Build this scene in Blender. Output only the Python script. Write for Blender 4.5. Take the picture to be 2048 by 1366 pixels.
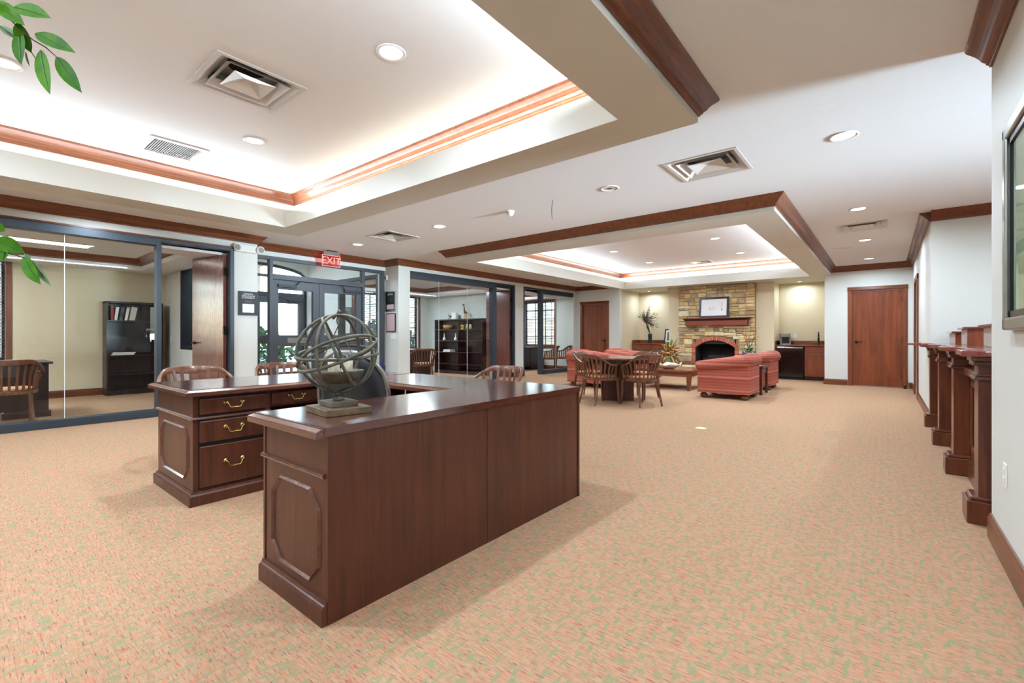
import bpy, bmesh, math, random
from mathutils import Vector, Matrix
random.seed(7)
PI=math.pi
for o in list(bpy.data.objects): bpy.data.objects.remove(o)
S=bpy.context.scene
COL=S.collection
# ---------------------------------------------------------------- camera
cam=bpy.data.cameras.new('camera'); camo=bpy.data.objects.new('camera',cam); COL.objects.link(camo)
cam.sensor_width=36.0; cam.lens=918.0/2048*36.0; cam.shift_y=-9.5/2048; cam.clip_start=0.02; cam.clip_end=300
camo.location=(0,0,1.10); camo.rotation_euler=(PI/2,0,math.atan(746/918.0))
S.camera=camo
# ---------------------------------------------------------------- world, exposure
W=bpy.data.worlds.new('sky'); S.world=W; W.use_nodes=True
wn=W.node_tree; wn.nodes.clear()
wo=wn.nodes.new('ShaderNodeOutputWorld'); wb=wn.nodes.new('ShaderNodeBackground'); ws=wn.nodes.new('ShaderNodeTexSky')
ws.sky_type='NISHITA'; ws.sun_disc=False; ws.sun_elevation=math.radians(48); ws.sun_rotation=math.radians(250); ws.air_density=1.0; ws.dust_density=1.2
wb.inputs[1].default_value=0.8
wn.links.new(ws.outputs[0],wb.inputs[0]); wn.links.new(wb.outputs[0],wo.inputs[0])
S.view_settings.view_transform='Standard'; S.view_settings.look='None'; S.view_settings.gamma=1.0
S.view_settings.use_curve_mapping=False; S.view_settings.exposure=0.42
cy=S.cycles; cy.use_denoising=True; cy.use_light_tree=False; cy.use_adaptive_sampling=True; cy.max_bounces=6; cy.diffuse_bounces=4; cy.glossy_bounces=3; cy.transmission_bounces=4; cy.transparent_max_bounces=12; cy.caustics_reflective=False; cy.caustics_refractive=False; cy.sample_clamp_indirect=6; cy.adaptive_threshold=.12; cy.adaptive_min_samples=16
LDOWN=26.0     # watts of one recessed downlight
LCOVE=12.0     # watts per metre of cove strip
def area(name,loc,sx,sy,power,color=(.70,.85,1),rot=(0,0,0),shape='RECTANGLE',spread=PI):
    l=bpy.data.lights.new(name,'AREA'); l.shape=shape; l.size=sx
    if shape in('RECTANGLE','ELLIPSE'): l.size_y=sy
    l.energy=power; l.color=color; l.spread=spread
    o=bpy.data.objects.new(name,l); COL.objects.link(o); o.location=loc; o.rotation_euler=rot
    return o
# daylight thrown up from the sunlit drive through the window behind the teller counter
area('daylight',(11.0,5.0,.75),3.2,1.0,310,(.68,.85,1),(math.radians(90+9),0,math.radians(90+5)),'RECTANGLE',math.radians(44))
# ---------------------------------------------------------------- materials
def lin(r,g=None,b=None):
    if g is None: r,g,b=r
    f=lambda c:(c/255/12.92 if c/255<=.04045 else ((c/255+.055)/1.055)**2.4)
    return (f(r),f(g),f(b),1)
M={}
def mat(name,col,rough=.5,metal=0,spec=.5,emit=None,es=0,coat=0,bump=None,var=None):
    m=bpy.data.materials.new(name); m.use_nodes=True; t=m.node_tree; b=t.nodes['Principled BSDF']
    c=lin(col); b.inputs['Base Color'].default_value=c; b.inputs['Roughness'].default_value=rough; b.inputs['Metallic'].default_value=metal
    b.inputs['Specular IOR Level'].default_value=spec
    if coat: b.inputs['Coat Weight'].default_value=coat; b.inputs['Coat Roughness'].default_value=.12
    if emit: b.inputs['Emission Color'].default_value=lin(emit); b.inputs['Emission Strength'].default_value=es
    if bump or var:
        tc=t.nodes.new('ShaderNodeTexCoord'); n=t.nodes.new('ShaderNodeTexNoise')
        t.links.new(tc.outputs['Object'],n.inputs['Vector'])
        n.inputs['Detail'].default_value=5
    if bump:
        n.inputs['Scale'].default_value=bump[0]
        bp=t.nodes.new('ShaderNodeBump'); bp.inputs['Strength'].default_value=bump[1]; bp.inputs['Distance'].default_value=bump[2] if len(bump)>2 else .01
        t.links.new(n.outputs[0],bp.inputs['Height']); t.links.new(bp.outputs[0],b.inputs['Normal'])
    if var:
        n2=t.nodes.new('ShaderNodeTexNoise'); n2.inputs['Scale'].default_value=var[0]; n2.inputs['Detail'].default_value=6
        t.links.new(tc.outputs['Object'],n2.inputs['Vector'])
        r=t.nodes.new('ShaderNodeValToRGB'); r.color_ramp.elements[0].position=.32; r.color_ramp.elements[1].position=.68
        r.color_ramp.elements[0].color=lin(var[1]); r.color_ramp.elements[1].color=c
        t.links.new(n2.outputs[0],r.inputs[0]); t.links.new(r.outputs[0],b.inputs['Base Color'])
    M[name]=m; return m
def wood(name,dark,light,axis='z',rough=.33,scale=1.0,coat=0.0,spec=.5):
    m=bpy.data.materials.new(name); m.use_nodes=True; t=m.node_tree; b=t.nodes['Principled BSDF']
    tc=t.nodes.new('ShaderNodeTexCoord'); mp=t.nodes.new('ShaderNodeMapping')
    a=14*scale; l=.9*scale
    mp.inputs['Scale'].default_value=(l if axis=='x' else a, l if axis=='y' else a, l if axis=='z' else a)
    n=t.nodes.new('ShaderNodeTexNoise'); n.inputs['Scale'].default_value=1.6; n.inputs['Detail'].default_value=7; n.inputs['Distortion'].default_value=.9
    n2=t.nodes.new('ShaderNodeTexNoise'); n2.inputs['Scale'].default_value=9; n2.inputs['Detail'].default_value=4
    mx=t.nodes.new('ShaderNodeMix'); mx.data_type='FLOAT'; mx.inputs[0].default_value=.35
    r=t.nodes.new('ShaderNodeValToRGB'); r.color_ramp.elements[0].position=.34; r.color_ramp.elements[1].position=.66
    r.color_ramp.elements[0].color=lin(dark); r.color_ramp.elements[1].color=lin(light)
    L=t.links.new
    L(tc.outputs['Object'],mp.inputs[0]); L(mp.outputs[0],n.inputs['Vector']); L(mp.outputs[0],n2.inputs['Vector'])
    L(n.outputs[0],mx.inputs[2]); L(n2.outputs[0],mx.inputs[3]); L(mx.outputs[0],r.inputs[0]); L(r.outputs[0],b.inputs['Base Color'])
    b.inputs['Roughness'].default_value=rough; b.inputs['Specular IOR Level'].default_value=spec
    if coat: b.inputs['Coat Weight'].default_value=coat; b.inputs['Coat Roughness'].default_value=.15
    M[name]=m; return m
mat('wall',(219,221,214),.55,bump=(7,.12,.01))
mat('wall_beige',(224,209,176),.6,bump=(7,.1,.01))
mat('ceil',(234,235,236),.6,bump=(9,.25,.012))
mat('soffit',(208,206,196),.42,bump=(5,.3,.02))
mat('frame',(60,70,80),.38,.3)
mat('frame_dark',(44,48,54),.4,.2)
mat('store',(74,77,82),.4,.3)
mat('white',(236,236,234),.45)
mat('grille',(222,222,220),.3,.25)
mat('chrome',(200,200,200),.18,1)
mat('bronze',(42,36,32),.35,.8)
mat('brass',(196,170,112),.22,1)
mat('black',(18,18,20),.35)
mat('black_gloss',(12,12,14),.08,coat=.6)
mat('leather',(34,36,40),.38,bump=(120,.15,.003))
mat('silver',(150,150,142),.3,.8)
mat('dark',(8,8,8),.8)
mat('plastic_w',(238,237,230),.35)
mat('ivory',(222,212,160),.4)
mat('stick',(112,110,98),.55,.25,bump=(40,.4,.004),var=(18,(78,76,66)))
mat('slatewood',(112,108,92),.6,var=(22,(84,66,48)))
mat('basewood',(128,104,76),.6,var=(26,(86,70,52)))
mat('wax',(240,236,214),.5)
mat('pot_black',(24,28,26),.3)
mat('pot_glaze',(70,84,96),.15,var=(9,(116,92,66)))
mat('shell',(232,224,204),.55,bump=(14,.5,.01),var=(6,(204,190,160)))
mat('leaf',(84,146,14),.6,spec=.15,var=(14,(46,104,16)))
mat('leaf_pale',(120,158,118),.45)
mat('leaf_dark',(66,104,40),.5,var=(7,(110,132,60)))
mat('flower',(176,86,46),.6,var=(9,(196,132,70)))
mat('dry',(196,168,96),.7,var=(10,(150,112,60)))
mat('twig',(66,52,38),.7)
mat('gold_pot',(176,158,88),.5,bump=(30,.5,.01),var=(14,(120,100,56)))
mat('paper',(238,238,236),.6)
mat('paper_pink',(204,172,176),.6)
mat('art_dark',(38,40,46),.5)
mat('art_grey',(120,118,112),.6,var=(14,(60,58,56)))
mat('soot',(58,56,54),.85,var=(3,(30,29,28)))
mat('log',(54,46,38),.9,bump=(30,.6,.02))
mat('mortar',(150,128,92),.9)
mat('brickm',(206,172,142),.9)
mat('hedge',(70,110,56),.8,var=(3,(38,70,32)))
mat('ground',(196,190,180),.9)
mat('brickwall',(196,150,120),.9,var=(2,(214,196,176)))
mat('red',(168,36,32),.5)
mat('navy',(40,44,96),.5)
mat('booktan',(228,222,206),.6)
mat('mantelw',(134,62,40),.35)
mat('teller_top',(140,66,60),.12,coat=.7,var=(60,(112,48,46)))
mat('taupe',(178,166,152),.5)
mat('kraft',(206,150,80),.7)
wood('trim',(88,44,24),(128,70,40),'y',.3)
wood('trimx',(88,44,24),(128,70,40),'x',.3)
wood('trimz',(96,48,28),(140,76,46),'z',.32)
wood('doorw',(102,45,25),(144,75,40),'z',.3,.5)
wood('doorv',(104,52,44),(124,68,56),'z',.22,1.2,coat=1.0)
wood('desk',(66,33,22),(96,51,34),'z',.34,.8)
wood('desktop_y',(74,36,26),(100,52,40),'y',.15,.8,coat=1)
wood('desktop_x',(74,36,26),(100,52,40),'x',.15,.8,coat=1)
wood('deskedge',(84,46,34),(110,66,50),'y',.18,coat=.6)
wood('espresso',(28,16,16),(48,28,28),'z',.4,.8,coat=.08)
wood('chairw',(86,48,32),(124,76,50),'z',.24,1.2,coat=.4)
wood('table',(106,50,32),(146,82,52),'x',.2,.8,coat=.4)
wood('cabw',(112,52,30),(148,78,46),'z',.32,.9)
wood('pillarw',(70,32,22),(118,62,36),'z',.28,.7,coat=.2)
def glass(name,tint=(.93,.97,.96),refl=1.0):
    m=bpy.data.materials.new(name); m.use_nodes=True; t=m.node_tree; t.nodes.clear()
    o=t.nodes.new('ShaderNodeOutputMaterial'); mx=t.nodes.new('ShaderNodeMixShader'); tr=t.nodes.new('ShaderNodeBsdfTransparent'); gl=t.nodes.new('ShaderNodeBsdfGlossy'); fr=t.nodes.new('ShaderNodeFresnel')
    tr.inputs[0].default_value=(*tint,1); gl.inputs['Roughness'].default_value=.0; fr.inputs[0].default_value=1.45
    gl.inputs[0].default_value=(refl,refl,refl,1)
    L=t.links.new; ge=t.nodes.new('ShaderNodeNewGeometry'); mu=t.nodes.new('ShaderNodeMath'); mu.operation='SUBTRACT'; mu.use_clamp=True; L(fr.outputs[0],mu.inputs[0]); L(ge.outputs['Backfacing'],mu.inputs[1]); L(mu.outputs[0],mx.inputs[0]); L(tr.outputs[0],mx.inputs[1]); L(gl.outputs[0],mx.inputs[2]); L(mx.outputs[0],o.inputs[0])
    M[name]=m
glass('glass',(.965,.985,.98)); glass('glass_ext',(.95,.98,.98))
def emis(name,col,s):
    m=bpy.data.materials.new(name); m.use_nodes=True; t=m.node_tree; t.nodes.clear()
    o=t.nodes.new('ShaderNodeOutputMaterial'); e=t.nodes.new('ShaderNodeEmission'); e.inputs[0].default_value=lin(col); e.inputs[1].default_value=s
    t.links.new(e.outputs[0],o.inputs[0]); m.cycles.emission_sampling='NONE'; M[name]=m
emis('lens',(255,250,240),6.0); emis('panel_light',(255,252,246),3.2); emis('exit_red',(255,138,126),1.7); emis('strip',(255,236,206),4.0)
# stripes of the upholstery
def fabric(name,cols,scale):
    m=bpy.data.materials.new(name); m.use_nodes=True; t=m.node_tree; b=t.nodes['Principled BSDF']; L=t.links.new
    tc=t.nodes.new('ShaderNodeTexCoord'); sp=t.nodes.new('ShaderNodeSeparateXYZ'); cb=t.nodes.new('ShaderNodeCombineXYZ')
    n=t.nodes.new('ShaderNodeTexNoise'); n.inputs['Scale'].default_value=scale; n.inputs['Detail'].default_value=3
    L(tc.outputs['Object'],sp.inputs[0]); L(sp.outputs[2],cb.inputs[2]); L(cb.outputs[0],n.inputs['Vector'])
    r=t.nodes.new('ShaderNodeValToRGB'); e=r.color_ramp.elements
    e[0].position=.36; e[0].color=lin(cols[0]); e[1].position=.64; e[1].color=lin(cols[2])
    x=e.new(.5); x.color=lin(cols[1])
    L(n.outputs[0],r.inputs[0]); L(r.outputs[0],b.inputs['Base Color']); b.inputs['Roughness'].default_value=.85
    M[name]=m
fabric('stripe',((128,54,44),(164,80,64),(196,124,94)),22)
fabric('seatfab',((176,70,48),(206,120,80),(224,176,130)),60)
mat('seatpad',(206,120,84),.85,var=(38,(224,178,134)))
# carpet: taupe ground, red and orange dashes along x, green dashes along y
def carpet():
    m=bpy.data.materials.new('carpet'); m.use_nodes=True; t=m.node_tree; b=t.nodes['Principled BSDF']; L=t.links.new
    tc=t.nodes.new('ShaderNodeTexCoord')
    def nz(sc,s,d=3):
        mp=t.nodes.new('ShaderNodeMapping'); mp.inputs['Scale'].default_value=sc; n=t.nodes.new('ShaderNodeTexNoise')
        n.inputs['Scale'].default_value=s; n.inputs['Detail'].default_value=d; L(tc.outputs['Object'],mp.inputs[0]); L(mp.outputs[0],n.inputs['Vector']); return n
    def ramp(n,p0,p1,c0=(0,0,0,1),c1=(1,1,1,1)):
        r=t.nodes.new('ShaderNodeValToRGB'); r.color_ramp.elements[0].position=p0; r.color_ramp.elements[1].position=p1
        r.color_ramp.elements[0].color=c0; r.color_ramp.elements[1].color=c1; L(n.outputs[0],r.inputs[0]); return r
    def mix(fac,a,bb):
        x=t.nodes.new('ShaderNodeMix'); x.data_type='RGBA'
        L(fac.outputs[0],x.inputs[0]); L(a.outputs[2] if a.bl_idname=='ShaderNodeMix' else a.outputs[0],x.inputs[6]); L(bb.outputs[0],x.inputs[7]); return x
    base=ramp(nz((16,90,1),1.0,5),.3,.7,lin(170,134,107),lin(188,152,123))
    orange=t.nodes.new('ShaderNodeRGB'); orange.outputs[0].default_value=lin(202,128,90)
    red=t.nodes.new('ShaderNodeRGB'); red.outputs[0].default_value=lin(168,92,80)
    green=t.nodes.new('ShaderNodeRGB'); green.outputs[0].default_value=lin(144,143,106)
    plum=t.nodes.new('ShaderNodeRGB'); plum.outputs[0].default_value=lin(126,84,74)
    x=mix(ramp(nz((20,120,1),1.0,4),.50,.68),base,orange)
    x=mix(ramp(nz((20,140,1.3),1.07,4),.54,.70),x,red)
    x=mix(ramp(nz((54,19,1.7),1.0,3),.50,.63),x,green)
    x=mix(ramp(nz((20,190,2.1),1.0,2),.62,.72),x,plum)
    L(x.outputs[2],b.inputs['Base Color']); b.inputs['Roughness'].default_value=.95; b.inputs['Specular IOR Level'].default_value=.1
    n=nz((1,1,1),260,2); bp=t.nodes.new('ShaderNodeBump'); bp.inputs['Strength'].default_value=.35; bp.inputs['Distance'].default_value=.004
    L(n.outputs[0],bp.inputs['Height']); L(bp.outputs[0],b.inputs['Normal'])
    M['carpet']=m
carpet()
mat('exit_face',(176,44,48),.3); M['exit_face'].node_tree.nodes['Principled BSDF'].inputs['Alpha'].default_value=.45
# ---------------------------------------------------------------- mesh helpers
class MB:
    def __init__(s): s.v=[]; s.f=[]
    def add(s,vs,fs):
        k=len(s.v); s.v+=[tuple(p) for p in vs]; s.f+=[tuple(i+k for i in f) for f in fs]; return s
    def box(s,x0,x1,y0,y1,z0,z1):
        return s.add([(x0,y0,z0),(x1,y0,z0),(x1,y1,z0),(x0,y1,z0),(x0,y0,z1),(x1,y0,z1),(x1,y1,z1),(x0,y1,z1)],
                     [(0,3,2,1),(4,5,6,7),(0,1,5,4),(1,2,6,5),(2,3,7,6),(3,0,4,7)])
    def obox(s,c,h,mtx):
        vs=[mtx@Vector((sx*h[0],sy*h[1],sz*h[2]))+Vector(c) for sx,sy,sz in((-1,-1,-1),(1,-1,-1),(1,1,-1),(-1,1,-1),(-1,-1,1),(1,-1,1),(1,1,1),(-1,1,1))]
        return s.add(vs,[(0,3,2,1),(4,5,6,7),(0,1,5,4),(1,2,6,5),(2,3,7,6),(3,0,4,7)])
    def bar(s,a,b,w,h,up=(0,0,1)):
        a=Vector(a); b=Vector(b); d=(b-a).normalized(); u=Vector(up)
        if abs(d.dot(u))>.95: u=Vector((1,0,0))
        x=d.cross(u).normalized(); y=x.cross(d)
        vs=[p+x*i*w/2+y*j*h/2 for p in(a,b) for i,j in((-1,-1),(1,-1),(1,1),(-1,1))]
        return s.add(vs,[(3,2,1,0),(4,5,6,7),(0,1,5,4),(1,2,6,5),(2,3,7,6),(3,0,4,7)])
    def prism(s,poly,a,b,axis='z'):
        n=len(poly)
        def P(p,h):
            return (p[0],p[1],h) if axis=='z' else ((p[0],h,p[1]) if axis=='y' else (h,p[0],p[1]))
        vs=[P(p,a) for p in poly]+[P(p,b) for p in poly]
        fs=[tuple(range(n))[::-1],tuple(range(n,2*n))]+[(i,(i+1)%n,n+(i+1)%n,n+i) for i in range(n)]
        return s.add(vs,fs)
    def tube(s,pts,r,n=8,closed=False,flat=None):
        pts=[Vector(p) for p in pts]; m=len(pts); R=r if isinstance(r,(list,tuple)) else [r]*m
        rings=[]; prev=None
        for i,p in enumerate(pts):
            if closed: d=(pts[(i+1)%m]-pts[i-1]).normalized()
            else: d=(pts[min(i+1,m-1)]-pts[max(i-1,0)]).normalized()
            if prev is None:
                u=Vector((0,0,1)) if abs(d.z)<.9 else Vector((1,0,0)); x=d.cross(u).normalized()
            else: x=(prev-d*prev.dot(d)); x=x.normalized() if x.length>1e-6 else d.cross(Vector((0,0,1))).normalized()
            prev=x; y=d.cross(x); fl=flat or (1,1)
            rings.append([p+x*math.cos(2*PI*k/n)*R[i]*fl[0]+y*math.sin(2*PI*k/n)*R[i]*fl[1] for k in range(n)])
        vs=[q for rg in rings for q in rg]; fs=[]
        for i in range(m if closed else m-1):
            j=(i+1)%m
            for k in range(n): fs.append((i*n+k,i*n+(k+1)%n,j*n+(k+1)%n,j*n+k))
        if not closed: fs+=[tuple(range(n))[::-1],tuple((m-1)*n+k for k in range(n))]
        return s.add(vs,fs)
    def lathe(s,prof,c=(0,0,0),n=20):
        vs=[]; fs=[]
        for r,z in prof:
            for k in range(n): vs.append((c[0]+r*math.cos(2*PI*k/n),c[1]+r*math.sin(2*PI*k/n),c[2]+z))
        for i in range(len(prof)-1):
            for k in range(n): fs.append((i*n+k,i*n+(k+1)%n,(i+1)*n+(k+1)%n,(i+1)*n+k))
        fs+=[tuple(range(n))[::-1],tuple((len(prof)-1)*n+k for k in range(n))]
        return s.add(vs,fs)
    def sweep(s,path,prof,z=0,closed=False):
        # prof: (d,h): d = offset to the LEFT of the path direction, h = height
        P=[Vector(p) for p in path]; m=len(P); n=len(prof); offs=[]
        for i in range(m):
            a=(P[i]-P[i-1]).normalized() if (i>0 or closed) else None
            b=(P[(i+1)%m]-P[i]).normalized() if (i<m-1 or closed) else None
            if a is None: a=b
            if b is None: b=a
            na=Vector((-a.y,a.x)); nb=Vector((-b.y,b.x)); q=na+nb
            q=q/(1+na.dot(nb)) if (1+na.dot(nb))>1e-4 else na
            offs.append(q)
        vs=[(P[i].x+offs[i].x*d,P[i].y+offs[i].y*d,z+h) for i in range(m) for d,h in prof]; fs=[]
        for i in range(m if closed else m-1):
            j=(i+1)%m
            for k in range(n): fs.append((i*n+k,j*n+k,j*n+(k+1)%n,i*n+(k+1)%n))
        if not closed: fs+=[tuple(range(n)),tuple((m-1)*n+k for k in range(n))[::-1]]
        return s.add(vs,fs)
    def build(s,name,m,parent=None,bevel=0,smooth=False,sub=0):
        me=bpy.data.meshes.new(name); me.from_pydata(s.v,[],s.f)
        bm=bmesh.new(); bm.from_mesh(me); bmesh.ops.recalc_face_normals(bm,faces=bm.faces)
        bm.to_mesh(me); bm.free()
        me.materials.append(M[m] if isinstance(m,str) else m)
        if smooth:
            for p in me.polygons: p.use_smooth=True
        o=bpy.data.objects.new(name,me); COL.objects.link(o)
        if parent is not None: o.parent=parent
        if bevel:
            b=o.modifiers.new('bevel','BEVEL'); b.width=bevel; b.segments=2; b.limit_method='ANGLE'
        if sub:
            b=o.modifiers.new('sub','SUBSURF'); b.levels=sub; b.render_levels=sub
        return o
def B(*a): return MB().box(*a)
def tag(o,label,cat,group=None):
    o['label']=label; o['category']=cat
    if group: o['group']=group
    return o
def thing(name,label,cat,loc=(0,0,0),rz=0,group=None):
    o=bpy.data.objects.new(name,None); COL.objects.link(o); o.location=loc; o.rotation_euler=(0,0,rz); o.empty_display_size=.1
    return tag(o,label,cat,group)
def struct(o): o['kind']='structure'; return o
def sempty(name,loc=(0,0,0)):
    o=bpy.data.objects.new(name,None); COL.objects.link(o); o.location=loc; return struct(o)
def copy_tree(o,parent=None):
    c=o.copy(); COL.objects.link(c); c.parent=parent
    for ch in list(o.children): copy_tree(ch,c)
    return c
def place(proto,loc,rz,label,group,first):
    o=proto if first else copy_tree(proto)
    o.location=loc; o.rotation_euler=(0,0,rz); o['label']=label; o['group']=group
    return o
# ================================================================ the setting
C=2.70; SF=2.53; TC=3.03; XL=-7.80; XR=.455; YE=12.86; XE=-11.55; YB=-3.6
# holes: list of openings in a wall running along y (or x): (a0,a1,z0,z1)
def wall_boxes(mb,axis,lo,hi,t0,t1,top,holes):
    cuts=sorted(holes); p=lo
    def bx(a,b,z0,z1):
        if b-a<1e-4 or z1-z0<1e-4: return
        if axis=='y': mb.box(t0,t1,a,b,z0,z1)
        else: mb.box(a,b,t0,t1,z0,z1)
    for a,b,z0,z1 in cuts:
        bx(p,a,0,top); bx(a,b,0,z0); bx(a,b,z1,top); p=b
    bx(p,hi,0,top); return mb
struct(B(-11.75,7.1,YB-.15,14.45,-.10,0).build('floor','carpet'))
# main ceiling with the two tray openings
T1=(-6.085,-1.365,-2.9,2.785); O1=(-6.48,-.97,-3.3,3.165)
T2=(-6.085,-1.372,6.385,12.84); O2=(-6.36,-.97,5.885,14.3)
mb=MB()
sb=.25
def ceil_ring(mb,x0,x1,y0,y1,hx0,hx1,hy0,hy1,z0,z1):
    mb.box(x0,hx0,y0,y1,z0,z1); mb.box(hx1,x1,y0,y1,z0,z1); mb.box(hx0,hx1,y0,hy0,z0,z1); mb.box(hx0,hx1,hy1,y1,z0,z1)
DIFF=[(-1.285,4.50,C,.63),(-6.09,4.48,C,.60),(-.27,8.38,C,.60),(-3.79,1.455,TC,.62),(-3.66,12.3,TC,.5),(-5.69,1.47,TC,.44)]
def cells(mb,x0,x1,y0,y1,holes,z0,z1):
    xs=sorted({x0,x1}|{v for h in holes for v in h[:2] if x0<v<x1}); ys=sorted({y0,y1}|{v for h in holes for v in h[2:] if y0<v<y1})
    for a,b in zip(xs[:-1],xs[1:]):
        for c,d in zip(ys[:-1],ys[1:]):
            mx,my=(a+b)/2,(c+d)/2
            if not any(h[0]<mx<h[1] and h[2]<my<h[3] for h in holes): mb.box(a,b,c,d,z0,z1)
    return mb
def vents(z): return [(x-s/2+.02,x+s/2-.02,y-s/2+.02,y+s/2-.02) for x,y,zz,s in DIFF if zz==z]
mb=cells(MB(),-8.3,7.1,YB,14.35,[O1,O2]+vents(C),C,C+.05)
struct(mb.build('ceiling','ceil'))
def tray(T,O):
    x0,x1,y0,y1=T; X0,X1,Y0,Y1=O
    m=MB(); ceil_ring(m,X0,X1,Y0,Y1,x0,x1,y0,y1,SF,SF+.08)                      # soffit
    ceil_ring(m,X0,X1,Y0,Y1,X0+.03,X1-.03,Y0+.03,Y1-.03,SF+.08,C+.05)           # outer faces
    ceil_ring(m,x0-.03,x1+.03,y0-.03,y1+.03,x0,x1,y0,y1,SF+.08,2.762)           # inner lip
    struct(m.build('ceiling','soffit'))
    m=MB(); a,b,c,d=x0-sb,x1+sb,y0-sb,min(y1+sb,Y1-.03)
    ceil_ring(m,a-.04,b+.04,c-.04,d+.04,a,b,c,d,SF+.08,TC+.05)
    cells(m,a,b,c,d,vents(TC),TC,TC+.05)
    struct(m.build('ceiling','ceil'))
    return a,b,c,d
W1=tray(T1,O1); W2=tray(T2,O2)
# crown: d away from the wall, h below the ceiling
CROWN=[(0,0),(.108,0),(.108,-.012),(.100,-.022),(.086,-.034),(.066,-.052),(.052,-.070),(.044,-.084),(.034,-.094),(.026,-.100),(.026,-.108),(.014,-.116),(.012,-.126),(0,-.126)]
tn=[0]
def crown(path,z,closed=False,m='trim',prof=CROWN):
    tn[0]+=1
    return struct(MB().sweep(path,prof,z,closed).build('trim_%d'%tn[0],m))
def ring(x0,x1,y0,y1,ccw=True):
    p=[(x0,y0),(x1,y0),(x1,y1),(x0,y1)]
    return p if ccw else p[::-1]
crown(ring(*W1),TC,True); crown(ring(*W2),TC,True)          # inside the trays (room lies left of a ccw path)
crown(ring(O1[0],O1[1],O1[2],O1[3],False),C,True)           # round the outside of the first soffit
crown([(O2[1],YE),(O2[1],O2[2]),(O2[0],O2[2]),(O2[0],YE)],C) # second soffit
# room walls, counter-clockwise with the room on the left
XA=-8.25   # entrance wall in its alcove
crown([(O2[0]-.0,YE),(XL,YE),(XL,5.88),(XA,5.88),(XA,3.135),(XL,3.135),(XL,YB)],C)
crown([(XR,7.95),(XR,YE),(O2[1],YE)],C); crown([(7.0,7.95),(XR,7.95)],C)
crown([(XR,YB),(XR,3.60)],C)
# ---- walls
HD=2.50
mb=MB(); wall_boxes(mb,'y',YB,3.135,XL-.2,XL,C,[(-2.6,2.785,0,2.46)]); struct(mb.build('wall_left','wall'))
mb=MB(); wall_boxes(mb,'y',5.88,YE,XL-.2,XL,C,[(6.176,9.735,0,HD),(10.10,12.745,0,HD)]); struct(mb.build('wall_left','wall'))
struct(wall_boxes(MB(),'y',3.135,5.88,XA-.2,XA,C,[(3.2,5.83,0,2.49)]).build('wall_entrance','wall'))
struct(B(XA-.2,XL-.2,5.88,5.98,0,C).build('wall_entrance','wall'))
mb=MB(); wall_boxes(mb,'x',XL-.2,-6.24,YE,YE+.14,C,[(-7.54,-6.68,0,2.135)]); struct(mb.build('wall_back','wall'))
mb=MB(); wall_boxes(mb,'x',-1.09,XR+.15,YE,YE+.14,C,[(-.575,.295,0,2.135)]); struct(mb.build('wall_back','wall'))
# fireplace chase and the two niches
mb=MB(); mb.box(-6.34,-6.24,YE+.14,14.3,0,SF); mb.box(-6.34,-.99,14.3,14.4,0,SF); mb.box(-4.99,-4.20,13.55,14.3,0,SF); mb.box(-3.11,-2.24,13.55,14.3,0,SF); mb.box(-4.20,-3.11,13.55,14.3,1.10,SF); mb.box(-4.20,-3.11,14.05,14.3,0,1.10); mb.box(-1.09,-.99,YE+.14,14.3,0,SF)
struct(mb.build('wall_niche','wall_beige'))
mb=MB(); wall_boxes(mb,'y',YB,3.62,XR,XR+.15,C,[]); struct(mb.build('wall_right','wall'))
mb=MB(); wall_boxes(mb,'y',7.95,YE+.14,XR,XR+.15,C,[(10.75,11.65,0,2.135)]); struct(mb.build('wall_right','wall'))
mb=MB(); mb.box(XR+.15,7.1,7.95,8.05,0,C); wall_boxes(mb,'y',3.5,7.95,7.0,7.1,C,[(3.95,6.25,.85,2.35)]); mb.box(XR+.15,7.0,3.5,3.62,0,C); struct(mb.build('wall_counter','wall'))
struct(B(-8.3,3.3,YB-.15,YB,0,C).build('wall_front','wall'))
# offices behind the glass
struct(wall_boxes(MB(),'y',YB,2.92,XE-.2,XE,2.9,[(-1.6,.62,.70,2.44)]).build('wall_outer','wall_beige'))
mb=MB(); wall_boxes(mb,'y',2.92,13.1,XE-.2,XE,2.9,[(3.30,5.86,0,2.9),(7.2,9.47,.75,2.36)])
mb.box(XE-.2,XE,3.0,5.95,2.90,3.3)
ARC=lambda y:2.62+.27*math.sqrt(max(0,1-((y-4.58)/1.28)**2))
for k in range(16):
    p,q=3.30+2.56*k/16,3.30+2.56*(k+1)/16
    mb.add([(XE-.2,p,ARC(p)),(XE,p,ARC(p)),(XE,q,ARC(q)),(XE-.2,q,ARC(q)),(XE-.2,p,2.9),(XE,p,2.9),(XE,q,2.9),(XE-.2,q,2.9)],[(0,1,2,3),(4,7,6,5),(0,4,5,1),(1,5,6,2),(2,6,7,3),(3,7,4,0)])
struct(mb.build('wall_outer','wall'))
for y0,y1,holes in ((2.85,3.0,[(-10.53,-9.5,.86,2.45)]),(5.88,6.0,[(-10.1,-8.5,.8,2.45)]),(9.85,9.98,[]),(12.95,13.1,[(-9.96,-8.68,.80,2.31)])):
    struct(wall_boxes(MB(),'x',XE,XL-.2 if y0<5 or y0>6 else XA-.2,y0,y1,3.3,holes).build('wall_office','wall' if y0<9 else 'wall'))
struct(B(XE,XL-.2,YB,YB+.1,0,2.9).build('wall_office','wall_beige'))
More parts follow.
